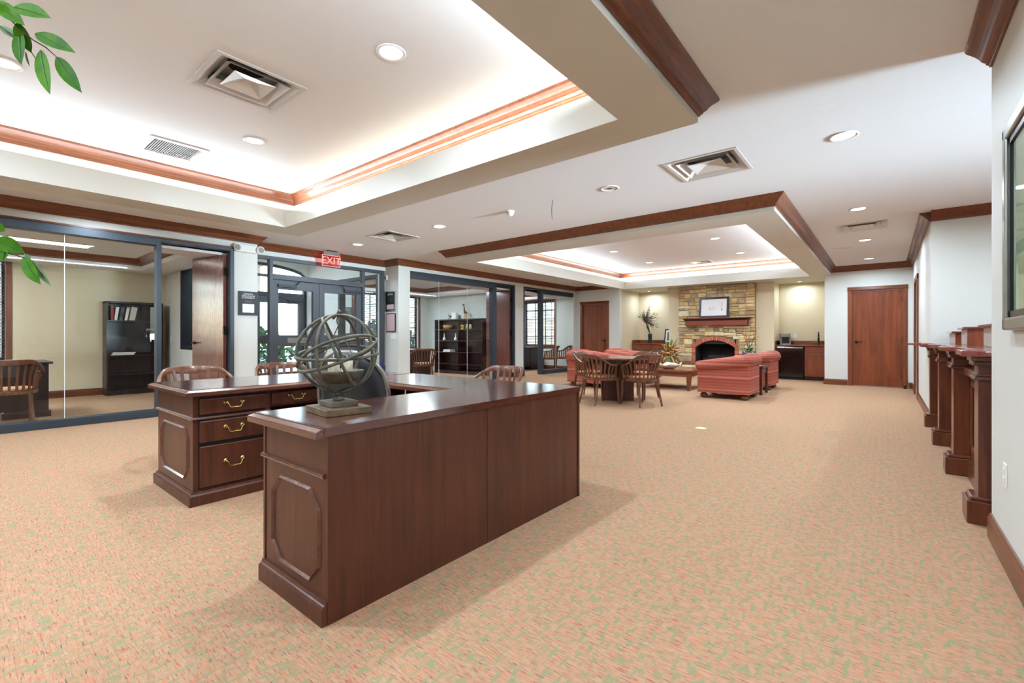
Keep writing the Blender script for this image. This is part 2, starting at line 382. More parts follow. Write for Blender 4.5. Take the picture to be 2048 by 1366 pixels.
def office_ceiling(y0,y1,w=.5):
    x0,x1=XE,XL-.2
    m=MB(); ceil_ring(m,x0,x1,y0,y1,x0+w,x1-w,y0+w,y1-w,2.37,2.41); ceil_ring(m,x0+w-.03,x1-w+.03,y0+w-.03,y1-w+.03,x0+w,x1-w,y0+w,y1-w,2.41,2.62)
    m.box(x0,x1,y0,y1,2.575,2.62); struct(m.build('ceiling','ceil'))
    crown(ring(x0+w,x1-w,y0+w,y1-w),2.575,True)
    area('office_lamp',((x0+x1)/2,(y0+y1)/2,2.54),1.2,.6,60,(.78,.89,1))
office_ceiling(YB+.1,2.85); office_ceiling(6.0,9.85); office_ceiling(9.98,12.95)
struct(B(XE,XA-.2,3.0,5.88,3.2,3.26).build('ceiling','ceil')); struct(B(XA-.2,XA-.1,3.0,5.98,C,3.3).build('wall_entrance','wall'))
area('vestibule_lamp',(-9.9,4.4,3.15),.5,.5,30)
# ---- baseboards
BASE=[(0,0),(.018,0),(.018,.105),(.012,.118),(.008,.130),(0,.132)]
def base(side,path,m='trim'): return struct(MB().sweep(path,BASE,0).build('baseboard_'+side,m))
base('right',[(XR,YB),(XR,3.62)]); base('right',[(XR,7.95),(XR,10.66)]); base('right',[(XR,11.74),(XR,YE)])
base('back',[(-.66,YE),(-1.09,YE),(-1.09,13.68)],'trimx'); base('back',[(XR,YE),(.385,YE)],'trimx')
base('back',[(-6.59,YE),(-6.24,YE)][::-1],'trimx'); base('back',[(-7.63,YE),(XL,YE),(XL,12.76)],'trimx')
base('left',[(XL,6.165),(XL,5.88),(XA,5.88)]); base('left',[(XL,10.09),(XL,9.745)]); base('left',[(XL,3.125),(XL,2.80)])
base('office',[(XE,2.85),(XE,YB)]); base('office',[(XE+.02,9.85),(XE,9.85),(XE,6.0)]); base('office',[(-8.0,9.85),(-8.72,9.85)],'trimx')
base('office',[(XL-.2,2.85),(XE,2.85)],'trimx'); base('office',[(XL-.2,12.95),(XE,12.95),(XE,9.98)],'trimx')
# ================================================================ glass fronts
def front(n,y0,y1,top,glass,joints,door,head=.10,sill=.10,face=XL+.03,label=None):
    """y0..y1 opening; glass=(a,b) fixed glass range; door=(a,b) doorway; joints: y of the butt joints"""
    r=sempty('window_%d'%n,(face-.06,y0,0)); ox,oy=face-.06,y0
    def P(name,m,x0,x1,a,b,z0,z1,bv=0): return B(x0-ox,x1-ox,a-oy,b-oy,z0,z1).build(name,m,r,bv)
    f=face
    ga,gb=glass
    P('frame_header','frame',f-.12,f,ga,gb,top-head,top,.004)
    if sill: P('frame_sill','frame',f-.12,f+.02,ga,gb,0,sill,.004)
    da,db=door
    left_of=da>=gb-.2
    P('frame_stile','frame',f-.12,f+.005,(gb if left_of else db),(da if left_of else ga),0,top,.004)
    P('frame_stile','frame',f-.12,f+.005,(db if left_of else da-.055),(db+.055 if left_of else da),0,top,.004)
    P('frame_header','frame',f-.12,f,da,db,top-.045,top,.004)
    js=[ga]+list(joints)+[gb]
    for a,b in zip(js[:-1],js[1:]):
        P('glass_pane','glass',f-.066,f-.056,a+.003,b-.003,sill,top-head)
    for j in joints: P('glass_joint','white',f-.064,f-.058,j-.004,j+.004,sill,top-head)
    return r
front(1,-2.6,2.785,2.46,(-2.6,1.815),(-.9,.91),(1.872,2.73))
front(2,6.176,9.735,HD,(6.176,8.81),(7.04,7.95),(8.965,9.68),head=.15,sill=.0,face=XL+.0)
front(3,10.10,12.745,HD,(11.06,12.745),(11.81,),(10.16,10.93),head=.13,sill=.12,face=XL+.0)
struct(B(XL-.02,XL+.035,-2.62,2.80,2.46,2.482).build('trim_30','trim'))
# small borrowed light between office and vestibule
def win_frame(r,axis,a0,a1,t0,t1,z0,z1,w,m,o):
    def P(name,a,b,c,d,mm=m,q0=t0,q1=t1):
        bx=(q0-o[0],q1-o[0],a-o[1],b-o[1]) if axis=='y' else (a-o[0],b-o[0],q0-o[1],q1-o[1])
        return B(*bx,c-o[2],d-o[2]).build(name,mm,r,.003)
    P('frame_jamb',a0,a0+w,z0,z1); P('frame_jamb',a1-w,a1,z0,z1); P('frame_head',a0+w,a1-w,z1-w,z1); P('frame_sill',a0+w,a1-w,z0,z0+w)
    tm=(t0+t1)/2
    P('glass_pane',a0+w,a1-w,z0+w,z1-w,'glass_ext',tm-.005,tm+.005)
r=sempty('window_4',(-10,2.92,.86)); win_frame(r,'x',-10.53,-9.5,2.83,3.02,.86,2.45,.07,'frame_dark',(-10,2.92,.86))
r=sempty('window_5',(-9.3,5.94,.8)); win_frame(r,'x',-10.1,-8.5,5.86,6.02,.8,2.45,.07,'store',(-9.3,5.94,.8))
r=sempty('window_11',(7.05,5.1,.85)); win_frame(r,'y',3.95,6.25,6.98,7.12,.85,2.35,.06,'store',(7.05,5.1,.85))
# exterior windows with wooden blinds
def blind_window(n,axis,a0,a1,wall,sgn,z0,z1,cols):
    loc=(wall,(a0+a1)/2,z0) if axis=='y' else ((a0+a1)/2,wall,z0)
    r=sempty('window_%d'%n,loc)
    def P(name,m,a,b,d0,d1,c,d,bv=0):
        q0,q1=sorted((wall+sgn*d0,wall+sgn*d1))
        bx=(q0-loc[0],q1-loc[0],a-loc[1],b-loc[1]) if axis=='y' else (a-loc[0],b-loc[0],q0-loc[1],q1-loc[1])
        return B(*bx,c-z0,d-z0).build(name,m,r,bv)
    w=.075
    P('casing','trimz',a0-w,a0,0,.02,z0-w,z1+w); P('casing','trimz',a1,a1+w,0,.02,z0-w,z1+w)
    P('casing','trimx',a0,a1,0,.02,z1,z1+w); P('casing','trimx',a0,a1,0,.03,z0-w,z0)
    P('sash','espresso',a0,a0+.04,-.12,-.07,z0,z1); P('sash','espresso',a1-.04,a1,-.12,-.07,z0,z1)
    P('sash','espresso',a0,a1,-.12,-.07,z0,z0+.04); P('sash','espresso',a0,a1,-.12,-.07,z1-.04,z1)
    for i in range(1,cols): x=a0+(a1-a0)*i/cols; P('muntin','espresso',x-.012,x+.012,-.11,-.08,z0,z1)
    for i in range(1,5): z=z0+(z1-z0)*i/5; P('muntin','espresso',a0,a1,-.11,-.08,z-.012,z+.012)
    P('glass_pane','glass_ext',a0,a1,-.098,-.092,z0,z1)
    P('blind_rail','espresso',a0+.01,a1-.01,-.06,-.01,z1-.05,z1)
    k=int((z1-z0-.06)/.052); proto=None
    for i in range(k):
        z=z1-.075-i*.052
        if proto is None:
            pz=z; vs=[]
            for aa in(a0+.015,a1-.015):
                for dd,zz in((-.058,z+.011),(-.016,z-.011),(-.016,z-.008),(-.058,z+.014)):
                    w_=wall+sgn*dd; vs.append((w_-loc[0],aa-loc[1],zz-z0) if axis=='y' else (aa-loc[0],w_-loc[1],zz-z0))
            proto=MB().add(vs,[(0,1,2,3),(7,6,5,4),(0,4,5,1),(1,5,6,2),(2,6,7,3),(3,7,4,0)]).build('blind_slat','espresso',r)
        else:
            c=proto.copy(); COL.objects.link(c); c.parent=r; c.location=(0,0,z-pz)
    for x in (a0+.12,a1-.12): P('blind_tape','espresso',x-.012,x+.012,-.014,-.012,z0+.03,z1-.03)
    P('blind_cord','white',a1-.05,a1-.044,-.012,-.006,z0+.1,z1-.03)
blind_window(6,'y',-1.6,.62,XE,1,.70,2.44,4)
blind_window(7,'y',7.2,9.47,XE,1,.75,2.36,4)
blind_window(8,'x',-9.96,-8.68,12.95,-1,.80,2.31,3)
# ================================================================ doors
def lever(parent,p,side,ax,sg):
    """p local point on the leaf, side = unit normal along y (+1/-1), ax = direction of the handle along x"""
    m=MB().lathe([(.028,0),(.028,.006),(.012,.010),(.012,.045)],n=14)
    m.v=[(p[0]+x,p[1]+side*z,p[2]+y) for x,y,z in m.v]
    m.tube([(p[0],p[1]+side*.045,p[2]),(p[0]+ax*.03,p[1]+side*.05,p[2]+.006),(p[0]+ax*.075,p[1]+side*.05,p[2]+.010),(p[0]+ax*.12,p[1]+side*.048,p[2])],[.011,.011,.009,.007],8)
    return m.build('door_handle','bronze',parent,smooth=True)
def wood_door(n,x0,x1,y,z1,hx,facing=-1):
    """closed door in a wall along x; casing on the room side"""
    r=sempty('door_%d'%n,((x0+x1)/2,y,0)); ox=(x0+x1)/2
    B(x0-ox+.012,x1-ox-.012,.03,.075,.012,z1-.02).build('door_leaf','doorw',r,.002)
    B(x0-ox-.0,x0-ox+.012,.0,.12,0,z1).build('door_jamb','trimz',r); B(x1-ox-.012,x1-ox,.0,.12,0,z1).build('door_jamb','trimz',r); B(x0-ox,x1-ox,0,.12,z1-.016,z1).build('door_jamb','trimx',r)
    w=.085
    prof=[(0,0),(0,.014),(.02,.022),(.06,.018),(w,.010),(w,0)]
    def cas(a,flip): return [((a-d if flip else a+d),-h) for d,h in prof]
    MB().prism(cas(x0-ox+.005,True),0,z1+.0,'z').build('door_casing','trimz',r)
    MB().prism(cas(x1-ox-.005,False),0,z1+.0,'z').build('door_casing','trimz',r)
    MB().prism([(-h,z1-.005+d) for d,h in prof],x0-ox-w,x1-ox+w,'x').build('door_casing','trimx',r)
    hl=x0-ox+.075 if hx<0 else x1-ox-.075
    lever(r,(hl,.03,.98),-1,1 if hx<0 else -1,0)
    hh=x1-ox-.012 if hx<0 else x0-ox+.012
    for z in (.25,1.05,1.9): MB().tube([(hh,.022,z-.05),(hh,.022,z+.05)],.008,8).build('hinge','bronze',r)
    MB().box(x0-ox,x1-ox,.02,.08,0,.008).build('threshold','frame_dark',r)
    return r
wood_door(1,-7.54,-6.68,YE,2.135,1); wood_door(2,-.575,.295,YE,2.135,-1)
# hall door in the right wall (seen edge on)
r=sempty('door_3',(XR,11.2,0))
B(.03,.075,-.44,.44,.01,2.115).build('door_leaf','doorw',r,.002)
for s in(-1,1): B(-.024,.0,s*.44 if s>0 else -.53,.53 if s>0 else -.44,0,2.20).build('door_casing','trimz',r,.006)
B(-.024,0,-.53,.53,2.12,2.21).build('door_casing','trim',r,.006)
MB().tube([(.0,-.40,.98),(-.05,-.40,.98),(-.05,-.28,.98)],.011,8).build('door_handle','bronze',r,smooth=True)
# open veneer doors of the two offices
def open_door(n,hinge,ang,width,hand):
    r=sempty('door_%d'%n,hinge); r.rotation_euler=(0,0,ang)
    B(0,width,-.022,.022,.01,2.36).build('door_leaf','doorv',r,.002)
    for s in(-1,1):
        lever(r,(width-.07,s*.022,1.0),s,-1,0)
    for z in(.3,1.2,2.1): B(-.03,.004,-.03,.03,z-.06,z+.06).build('hinge','bronze',r)
    return r
open_door(4,(XL-.075,2.690,0),PI+math.radians(9),.92,1)
open_door(5,(XL-.09,9.62,0),PI+math.radians(4),.80,1)
# ---- entrance storefront in the alcove
def storefront(n,x,y0,y1,top,ym0,ym1,ztr,room=1):
    r=sempty('window_%d'%n,(x,y0,0))
    def P(name,m,a,b,c,d,x0=-.06,x1=.05,bv=.003): return B(x0,x1,a-y0,b-y0,c,d).build(name,m,r,bv)
    P('frame_head','store',y0,y1,top-.06,top); P('frame_jamb','store',y0,y0+.05,0,top-.06); P('frame_jamb','store',y1-.06,y1,0,top-.06)
    P('frame_mullion','store',ym0-.055,ym0,0,top-.06); P('frame_mullion','store',ym1,ym1+.055,0,top-.06)
    P('frame_transom','store',ym0,ym1,ztr,ztr+.09)
    P('frame_sill','store',y0+.05,ym0-.055,0,.06); P('frame_sill','store',ym1+.055,y1-.06,0,.06)
    g=lambda a,b,c,d: P('glass_pane','glass',a,b,c,d,-.008,.0,0)
    g(y0+.05,ym0-.055,.06,top-.06); g(ym1+.055,y1-.06,.06,top-.06); g(ym0,ym1,ztr+.09,top-.06)
    return r
def store_door(n,x,y0,y1,top,hinge_left,push=True):
    r=sempty('door_%d'%n,(x,y0,0)); w=y1-y0
    def P(name,m,a,b,c,d,x0=-.05,x1=.02,bv=.003): return B(x0,x1,a,b,c,d).build(name,m,r,bv)
    P('door_stile','store',0,.10,.01,top); P('door_stile','store',w-.12,w,.01,top); P('door_rail','store',.10,w-.12,top-.16,top); P('door_rail','store',.10,w-.12,.93,1.13); P('door_rail','store',.10,w-.12,.01,.22)
    P('glass_pane','glass',.10,w-.12,1.13,top-.16,-.02,-.012,0); P('glass_pane','glass',.10,w-.12,.22,.93,-.02,-.012,0)
    P('push_plate','silver',w*.30,w*.78,.99,1.08,.02,.026)
    a=(.08,.40) if hinge_left else (w-.40,w-.04)
    P('door_closer','frame_dark',a[0],a[1],top-.13,top-.075,.02,.07)
    MB().tube([(.05,(a[1] if hinge_left else a[0]),top-.07),(.09,w*.5,top-.03),(.05,(w*.55 if hinge_left else w*.45),top-.01)],.009,6).build('closer_arm','frame_dark',r)
    return r
storefront(9,XA,3.2,5.83,2.49,3.55,5.30,2.10)
store_door(6,XA,3.555,4.40,2.095,True); d7=store_door(7,XA,4.405,5.295,2.095,False)
storefront(10,XE-.1,3.30,5.86,2.62,3.46,5.79,2.10); store_door(8,XE-.1,3.465,4.62,2.095,True); store_door(9,XE-.1,4.625,5.785,2.095,False)
r=sempty('window_12',(XE-.1,4.58,2.62)); MB().tube([(0,3.32-4.58+2.52*k/20,ARC(3.32+2.52*k/20)-2.62-.03) for k in range(21)],.035,8).build('arch_frame','store',r); MB().prism([(3.32-4.58+2.52*k/20,ARC(3.32+2.52*k/20)-2.62-.03) for k in range(21)],-.005,.005,'x').build('glass_pane','glass',r)
def text(name,body,size,m,parent,loc,rot,align='CENTER',extr=.0008,sp=1.0):
    cu=bpy.data.curves.new(name,'FONT'); cu.body=body; cu.size=size; cu.align_x=align; cu.align_y='CENTER'; cu.extrude=extr; cu.space_line=sp; cu.resolution_u=2
    tmp=bpy.data.objects.new(name,cu); COL.objects.link(tmp)
    bpy.context.view_layer.update()
    me=bpy.data.meshes.new_from_object(tmp.evaluated_get(bpy.context.evaluated_depsgraph_get()))
    bpy.data.objects.remove(tmp); bpy.data.curves.remove(cu)
    me.materials.clear(); me.materials.append(M[m])
    o=bpy.data.objects.new(name,me); COL.objects.link(o); o.parent=parent; o.location=loc; o.rotation_euler=rot
    return o
RX=(PI/2,0,PI/2)   # text facing +x
RYm=(PI/2,0,0)     # text facing -y
text('push_lettering','PUSH',.06,'black',d7,(.027,.37,1.035),RX)
text('push_lettering','PUSH',.06,'black',bpy.data.objects['door_6'],(.027,.56,1.035),RX)
# outside: forecourt, hedge and the wall across the drive
struct(B(-45,XE-.2,-25,40,-.25,-.05).build('ground','ground')); struct(B(-20,5,13.2,40,-.25,-.05).build('ground','ground'))
struct(B(-8.45,XL-.2,3.0,3.135,0,C).build('wall_entrance','wall'))
def bush(c,r,h,n,seed):
    rr=random.Random(seed); m=MB()
    for i in range(n):
        a=rr.uniform(0,2*PI); q=rr.uniform(0,1)**.5; z=rr.uniform(.02,1)
        k=math.sin(PI*min(1,z*.75+.25))
        p=Vector((r*q*k*math.cos(a),r*q*k*math.sin(a),h*z)); s=rr.uniform(.08,.2)
        u=Vector((rr.uniform(-1,1),rr.uniform(-1,1),rr.uniform(-.4,1))).normalized(); w=u.orthogonal().normalized()
        m.add([p-u*s,p+w*s*.5,p+u*s,p-w*s*.5],[(0,1,2,3)])
    return m
for i,(x,y,r,h,l) in enumerate(((-17,12,2.0,2.0,'low green shrub outside the window left of the dark shelf unit'),(-19,7.2,1.8,1.7,'green shrub outside the glass beside the entrance'),(-9.3,17.5,1.9,1.6,'green shrub outside the gridded window of the far office'),(-19,-3,2.2,1.8,'green shrub outside the window of the left office'))):
    t=thing('shrub',l,'shrub',(x,y,-.05),0,'shrubs outside'); 
    f=bush(None,r,h,900,i).build('foliage','hedge',t); f['kind']='stuff'
    MB().tube([(0,0,0),(0.02,0,h*.6)],.05,6).build('stem','twig',t)
t=thing('house','pale brick house across the forecourt seen through the entrance doors','building',(-30,2,-.05))
B(-3,3,-9,9,0,5.2).build('wall','brickwall',t); MB().prism([(-3.6,5.2),(3.6,5.2),(0,7.6)],-9.4,9.4,'y').build('roof','art_grey',t)
for y in (-6,-1.5,3,6.5):
    f=B(2.98,3.06,y-.7,y+.7,1.0,2.9).build('window','white',t); B(3.05,3.08,y-.6,y+.6,1.1,2.8).build('pane','art_dark',f)
# ================================================================ ceiling fixtures
def downlight(name,x,y,z,lit=True,label='',power=LDOWN,r=.085,group=None):
    t=thing(name,label,'ceiling light',(x,y,z),0,group)
    MB().lathe([(r-.012,-.001),(r+.014,-.001),(r+.016,-.005),(r+.004,-.009),(r-.008,-.004),(r-.012,-.001)],n=24).build('trim_ring','white',t,smooth=True)
    if lit:
        MB().lathe([(.001,-.0025),(r-.008,-.0025),(r-.008,-.001),(.001,-.001)],n=24).build('lens','lens',t)
        l=area('bulb',(x,y,z-.012),2*r-.02,0,power,(.70,.85,1),(0,0,0),'DISK',math.radians(165)); l.parent=t; l.location=(0,0,-.012)
    else:
        MB().lathe([(.001,-.0025),(.03,-.0025),(r-.008,-.0025),(r-.008,-.001),(.001,-.001)],n=24).build('reflector','white',t); MB().lathe([(.02,-.006),(.03,-.006),(.03,-.0025),(.02,-.0025)],n=16).build('socket','silver',t)
    return t
G='recessed downlights'
downlight('downlight',-2.6,1.9,TC,True,'recessed light in the near tray ceiling beyond the large square diffuser',LDOWN,.085,G)
downlight('downlight',-4.82,1.91,TC,True,'recessed light in the near tray ceiling right of the slatted return grille',LDOWN,.085,G)
downlight('downlight',-4.82,.25,TC,True,'recessed light behind the green leaves at the left edge',LDOWN,.085,G)
for x,y,w_ in ((-2.6,.25,'right above the ficus'),(-2.6,-1.4,'right, farthest behind the camera'),(-4.82,-1.4,'left, farthest behind the camera')): downlight('downlight',x,y,TC,True,'out-of-view recessed light in the near tray, '+w_,LDOWN,.085,G)
downlight('downlight',-.255,4.5,C,True,'large recessed light nearest the right wall on the flat ceiling',LDOWN,.085,G)
downlight('downlight',-2.3,4.5,C,False,'unlit recessed light with clear reflector between the two soffits',0,.085,G)
downlight('downlight',-5.02,4.5,C,True,'recessed light left of the round motion sensor',LDOWN,.085,G)
downlight('downlight',-7.1,4.49,C,True,'recessed light nearest the red exit sign',LDOWN,.085,G)
downlight('downlight',-.26,7.19,C,True,'recessed light just before the hall diffuser',LDOWN,.085,G)
downlight('downlight',-.256,9.57,C,True,'recessed light in the hall just beyond its diffuser',LDOWN,.085,G)
downlight('downlight',-.255,11.89,C,True,'recessed light nearest the hall end door',LDOWN,.085,G)
for x,y,w_ in ((-.255,1.8,'beside the framed picture'),(-.255,-1.0,'behind the camera on the right'),(-7.1,1.2,'before the left office glass'),(-7.1,-1.8,'at the far left behind the camera')): downlight('downlight',x,y,C,True,'out-of-view recessed light on the flat ceiling '+w_,LDOWN,.085,G)
for x,y,l in ((-4.76,9.52,'near left recessed light in the far tray ceiling'),(-4.75,11.51,'far left recessed light in the far tray ceiling'),(-2.59,9.51,'near right recessed light in the far tray ceiling'),(-2.59,11.52,'far right recessed light in the far tray ceiling'),(-4.76,7.5,'left recessed light in the far tray hidden by its front soffit'),(-2.59,7.5,'right recessed light in the far tray hidden by its front soffit')):
    downlight('downlight',x,y,TC,True,l,LDOWN,.085,G)
downlight('downlight',-5.75,13.9,SF,True,'small recessed light in the niche above the twig vase',9,.055,G)
downlight('downlight',-1.72,13.95,SF,True,'small recessed light in the niche above the black fridge',9,.055,G)
for x,y,w_ in ((1.8,5.0,'nearer'),(1.8,6.6,'farther')): downlight('downlight',x,y,C,True,w_+' out-of-view recessed light behind the teller counter',LDOWN,.085,G)
# cove strips on the ledges of both trays
for (x0,x1,y0,y1),nm in ((T1,'near'),(T2,'far')):
    t=thing('cove_light','warm light strip hidden on the ledge of the %s tray ceiling'%nm,'strip light',(x0,y0,SF+.08),0,'cove strips'); k=.12
    cx,cy=(x0+x1)/2,(y0+y1)/2
    for ax,px,py,ln in (('x',cx,y0-k,x1-x0),('x',cx,y1+k,x1-x0),('y',x0-k,cy,y1-y0),('y',x1+k,cy,y1-y0)):
        hx,hy=(ln/2,.008) if ax=='x' else (.008,ln/2)
        B(px-hx-x0,px+hx-x0,py-hy-y0,py+hy-y0,.0,.155).build('led_strip','strip',t)
        l=area('strip_lamp',(0,0,0),ln if ax=='x' else .05,.05 if ax=='x' else ln,LCOVE*ln,(.74,.88,1),(PI,0,0)); l.parent=t; l.location=(px-x0,py-y0,.163); k2=math.radians(66)
        l.rotation_euler=(PI+(k2 if py<y0 else -k2),0,0) if ax=='x' else (PI,(k2 if px<x0 else -k2)*1,0)
# square louvred diffusers
def diffuser(x,y,z,s,label,rim=.0):
    t=thing('air_diffuser',label,'air vent',(x,y,z),0,'square ceiling diffusers'); h=s/2
    def rg(o,i,z0,z1):
        m=MB(); ve=[]
        for q,zz in ((o,z0),(i,z1)):
            ve+=[(-q,-q,zz),(q,-q,zz),(q,q,zz),(-q,q,zz)]
        m.add(ve,[(k,(k+1)%4,4+(k+1)%4,4+k) for k in range(4)])
        ve=[(a,b,c-.003) for a,b,c in ve]; m.add(ve,[(k,(k+1)%4,4+(k+1)%4,4+k) for k in range(4)])
        return m
    m=MB(); ceil_ring(m,-h,h,-h,h,-h+.03,h-.03,-h+.03,h-.03,-.008,-.001); m.build('rim','grille',t)
    k=h-.025; m=MB(); ceil_ring(m,-k,k,-k,k,-k+.006,k-.006,-k+.006,k-.006,-.001,.14); m.box(-k,k,-k,k,.14,.15); m.build('plenum','grille',t)
    rg(h-.031,h-.10,-.004,.045).build('outer_cone','grille',t)
    rg(h*.72,h*.54,-.004,.046).build('louvre','grille',t)
    rg(h*.47,.004,-.004,.030).build('centre_plate','grille',t)
    MB().lathe([(.001,.132),(h*.45,.132),(h*.45,.139),(.001,.139)],n=24).build('duct','dark',t)
    return t
diffuser(-3.79,1.455,TC,.62,'large square diffuser in the near tray ceiling')
diffuser(-1.285,4.50,C,.63,'square diffuser on the flat ceiling between the soffits')
diffuser(-6.09,4.48,C,.60,'square diffuser on the flat ceiling near the exit sign')
diffuser(-.27,8.38,C,.60,'square diffuser in the hall ceiling')
diffuser(-3.66,12.3,TC,.5,'small square diffuser in the far tray ceiling')
t=thing('return_grille','white slatted return air grille in the near tray ceiling','air vent',(-5.69,1.47,TC))
m=MB(); ceil_ring(m,-.25,.25,-.25,.25,-.205,.205,-.205,.205,-.010,-.001); m.build('rim','white',t)
B(-.205,.205,-.205,.205,.03,.035).build('backing','art_grey',t)
for i in range(22):
    y=-.195+i*.0186; m=MB(); m.obox((0,y,.004),(.205,.009,.0008),Matrix.Rotation(.8,3,'X')); m.build('slat','white',t)
t=thing('motion_sensor','white domed motion sensor on the flat ceiling','sensor',(-3.70,4.52,C))
MB().lathe([(.055,0),(.055,-.012),(.050,-.020)],n=20).build('base','plastic_w',t); MB().lathe([(.045,-.02),(.042,-.04),(.028,-.06),(.004,-.068)],n=20).build('dome','plastic_w',t,smooth=True)
t=thing('smoke_detector','flat white detector plate in the hall ceiling','detector',(-.637,10.2,C)); B(-.15,.15,-.09,.09,-.02,0).build('plate','plastic_w',t,.004); B(-.11,.11,-.055,.055,-.026,-.02).build('cover','plastic_w',t,.003)
t=thing('loose_wire','thin blue wire hanging loose from the flat ceiling','wire',(-3.0,4.45,C)); MB().tube([(0,0,0),(-.012,0,-.05),(-.022,.004,-.12),(-.020,.006,-.18),(-.016,.006,-.225)],.0032,6).build('cable','navy',t,smooth=True); MB().lathe([(.006,-.004),(.006,0),(.002,0)],n=10).build('grommet','white',t)
# exit sign and emergency lamps
t=thing('exit_sign','red lit exit sign hanging from the ceiling before the entrance','exit sign',(-8.02,4.52,C))
B(-.05,.05,-.09,.09,-.015,0).build('canopy','frame_dark',t); B(-.03,.03,-.165,.165,-.085,-.015).build('housing','silver',t,.004)
p=B(-.006,.004,-.175,.175,-.285,-.085).build('face','exit_face' if 'exit_face' in M else 'red',t)
for a,b,c,d in ((-.175,.175,-.289,-.283),(-.175,.175,-.09,-.085),(-.178,-.172,-.289,-.085),(.172,.178,-.289,-.085)): B(-.008,.010,a,b,c,d).build('lit_edge','exit_red',t)
text('lettering','EXIT',.185,'exit_red',t,(.008,0,-.190),RX,extr=.003)
l=area('sign_glow',(0,0,0),.3,.18,.35,(1,.08,.06),(0,-PI/2,0)); l.parent=t; l.location=(-.05,0,-.18); l.rotation_euler=(0,PI/2,0)
t=thing('emergency_light','white twin-head emergency light above the disclosure plaque','emergency light',(XL,2.985,2.475))
B(0,.06,-.16,.13,-.055,.055).build('housing','plastic_w',t,.008)
for y,s in((-.165,1),(.155,-1)):
    m=MB().lathe([(.03,-.05),(.058,-.02),(.064,.02),(.06,.03)],n=16); m.v=[(.055+z*.8+.02,y+x*.9+z*.35*(-s),yy-.0) for x,yy,z in m.v]; m.build('lamp_head','plastic_w',t,smooth=True)
    m=MB().lathe([(.001,.03),(.047,.03),(.047,.033),(.001,.033)],n=16); m.v=[(.055+z*.8+.021,y+x*.9+z*.35*(-s),yy) for x,yy,z in m.v]; m.build('lamp_lens','chrome',t)
# ================================================================ things on the walls
def plaque(name,label,face,c,w,h,mat_frame,rows,bg='art_dark',cat='plaque'):
    """face '+x' or '-y'; c = centre on the wall; rows: (z0,z1,w0,w1,mat) rectangles in plaque units, text rows via tuples with a str"""
    t=thing(name,label,cat,c,PI/2 if face=='+x' else 0)
    B(-w/2,w/2,-.022,0,-h/2,h/2).build('frame',mat_frame,t,.003); B(-w/2+.018,w/2-.018,-.024,-.02,-h/2+.018,h/2-.018).build('backing',bg,t)
    for r_ in rows:
        if isinstance(r_[0],str): text('lettering',r_[0],r_[1],r_[2],t,(0,-.0245,r_[3]),(PI/2,0,0),sp=.9)
        else: B(r_[0],r_[1],-.026,-.023,r_[2],r_[3]).build('sheet',r_[4],t)
    return t
plaque('disclosure_plaque','dark plaque reading annual disclosure statement with a white card pocket','+x',(XL,2.99,1.625),.285,.375,'frame_dark',[('ANNUAL\nDISCLOSURE\nSTATEMENT',.034,'paper',.115),(-.085,.085,-.145,-.01,'paper'),('This statement is\navailable on request',.014,'silver',.03)])
plaque('certificate','black and pink framed notice in a silver frame on the pier','-y',(-8.05,5.88,1.845),.33,.42,'chrome',[('NOTICE',.05,'paper',.14),('-----------\n----------\n-----------',.03,'silver',.04),(-.12,.12,-.17,-.07,'paper_pink')],'black','notice')
plaque('certificate','plum framed certificate below the silver framed notice','-y',(-8.04,5.88,1.395),.32,.39,'frame_dark',[(-.135,.135,-.17,.17,'paper_pink'),],'paper_pink','notice')
t=thing('light_switch','white triple light switch plate on the pier beside the entrance','switch',(-7.965,5.88,1.10)); B(-.085,.085,-.008,0,-.06,.06).build('plate','plastic_w',t,.003)
for x in(-.046,0,.046): B(x-.006,x+.006,-.016,-.008,-.012,.012).build('toggle','plastic_w',t)
t=thing('sensor_box','small white sensor high on the pier','sensor',(-8.2,5.88,2.35)); B(-.03,.03,-.03,0,-.05,.05).build('body','plastic_w',t,.004); B(-.015,.015,-.033,-.03,-.03,.01).build('window','silver',t)
def outlet(name,label,loc,rz,m='plastic_w'):
    t=thing(name,label,'outlet',loc,rz); B(-.037,.037,-.006,0,-.058,.058).build('plate',m,t,.003)
    for z in(-.022,.022): B(-.016,.016,-.009,-.006,z-.014,z+.014).build('socket',m,t,.002)
    return t
outlet('wall_outlet','white outlet low on the right wall below the picture frame',(XR,3.235,.428),-PI/2)
outlet('wall_outlet','ivory outlet on the office wall between desk and bookcase',(XE,1.28,.43),PI/2,'ivory')
outlet('wall_switch','white switch on the wall right of the office bookcase',(-11.2,2.85,1.05),0)
outlet('wall_switch','pale switch right of the wide dark shelf unit',(-8.97,9.85,1.1),0,'ivory')
t=thing('picture_frame','large framed picture cut off at the right edge of the photo','picture',(XR,2.57,1.59),-PI/2)
w,h=.51,.46
for a,b,c,d in((-w,w,h-.055,h),(-w,w,-h,-h+.055),(-w,-w+.055,-h,h),(w-.055,w,-h,h)): B(a,b,-.035,0,c,d).build('frame','silver',t,.008)
for a,b,c,d in((-w+.05,w-.05,h-.085,h-.05),(-w+.05,w-.05,-h+.05,-h+.085),(-w+.05,-w+.085,-h,h),(w-.085,w-.05,-h,h)): B(a,b,-.022,0,max(c,-h+.05),min(d,h-.05)).build('inner_frame','black',t)
B(-w+.08,w-.08,-.010,0,-h+.08,h-.08).build('print','leaf_pale',t); B(-w+.08,w-.08,-.016,-.014,-h+.08,h-.08).build('glazing','glass',t)
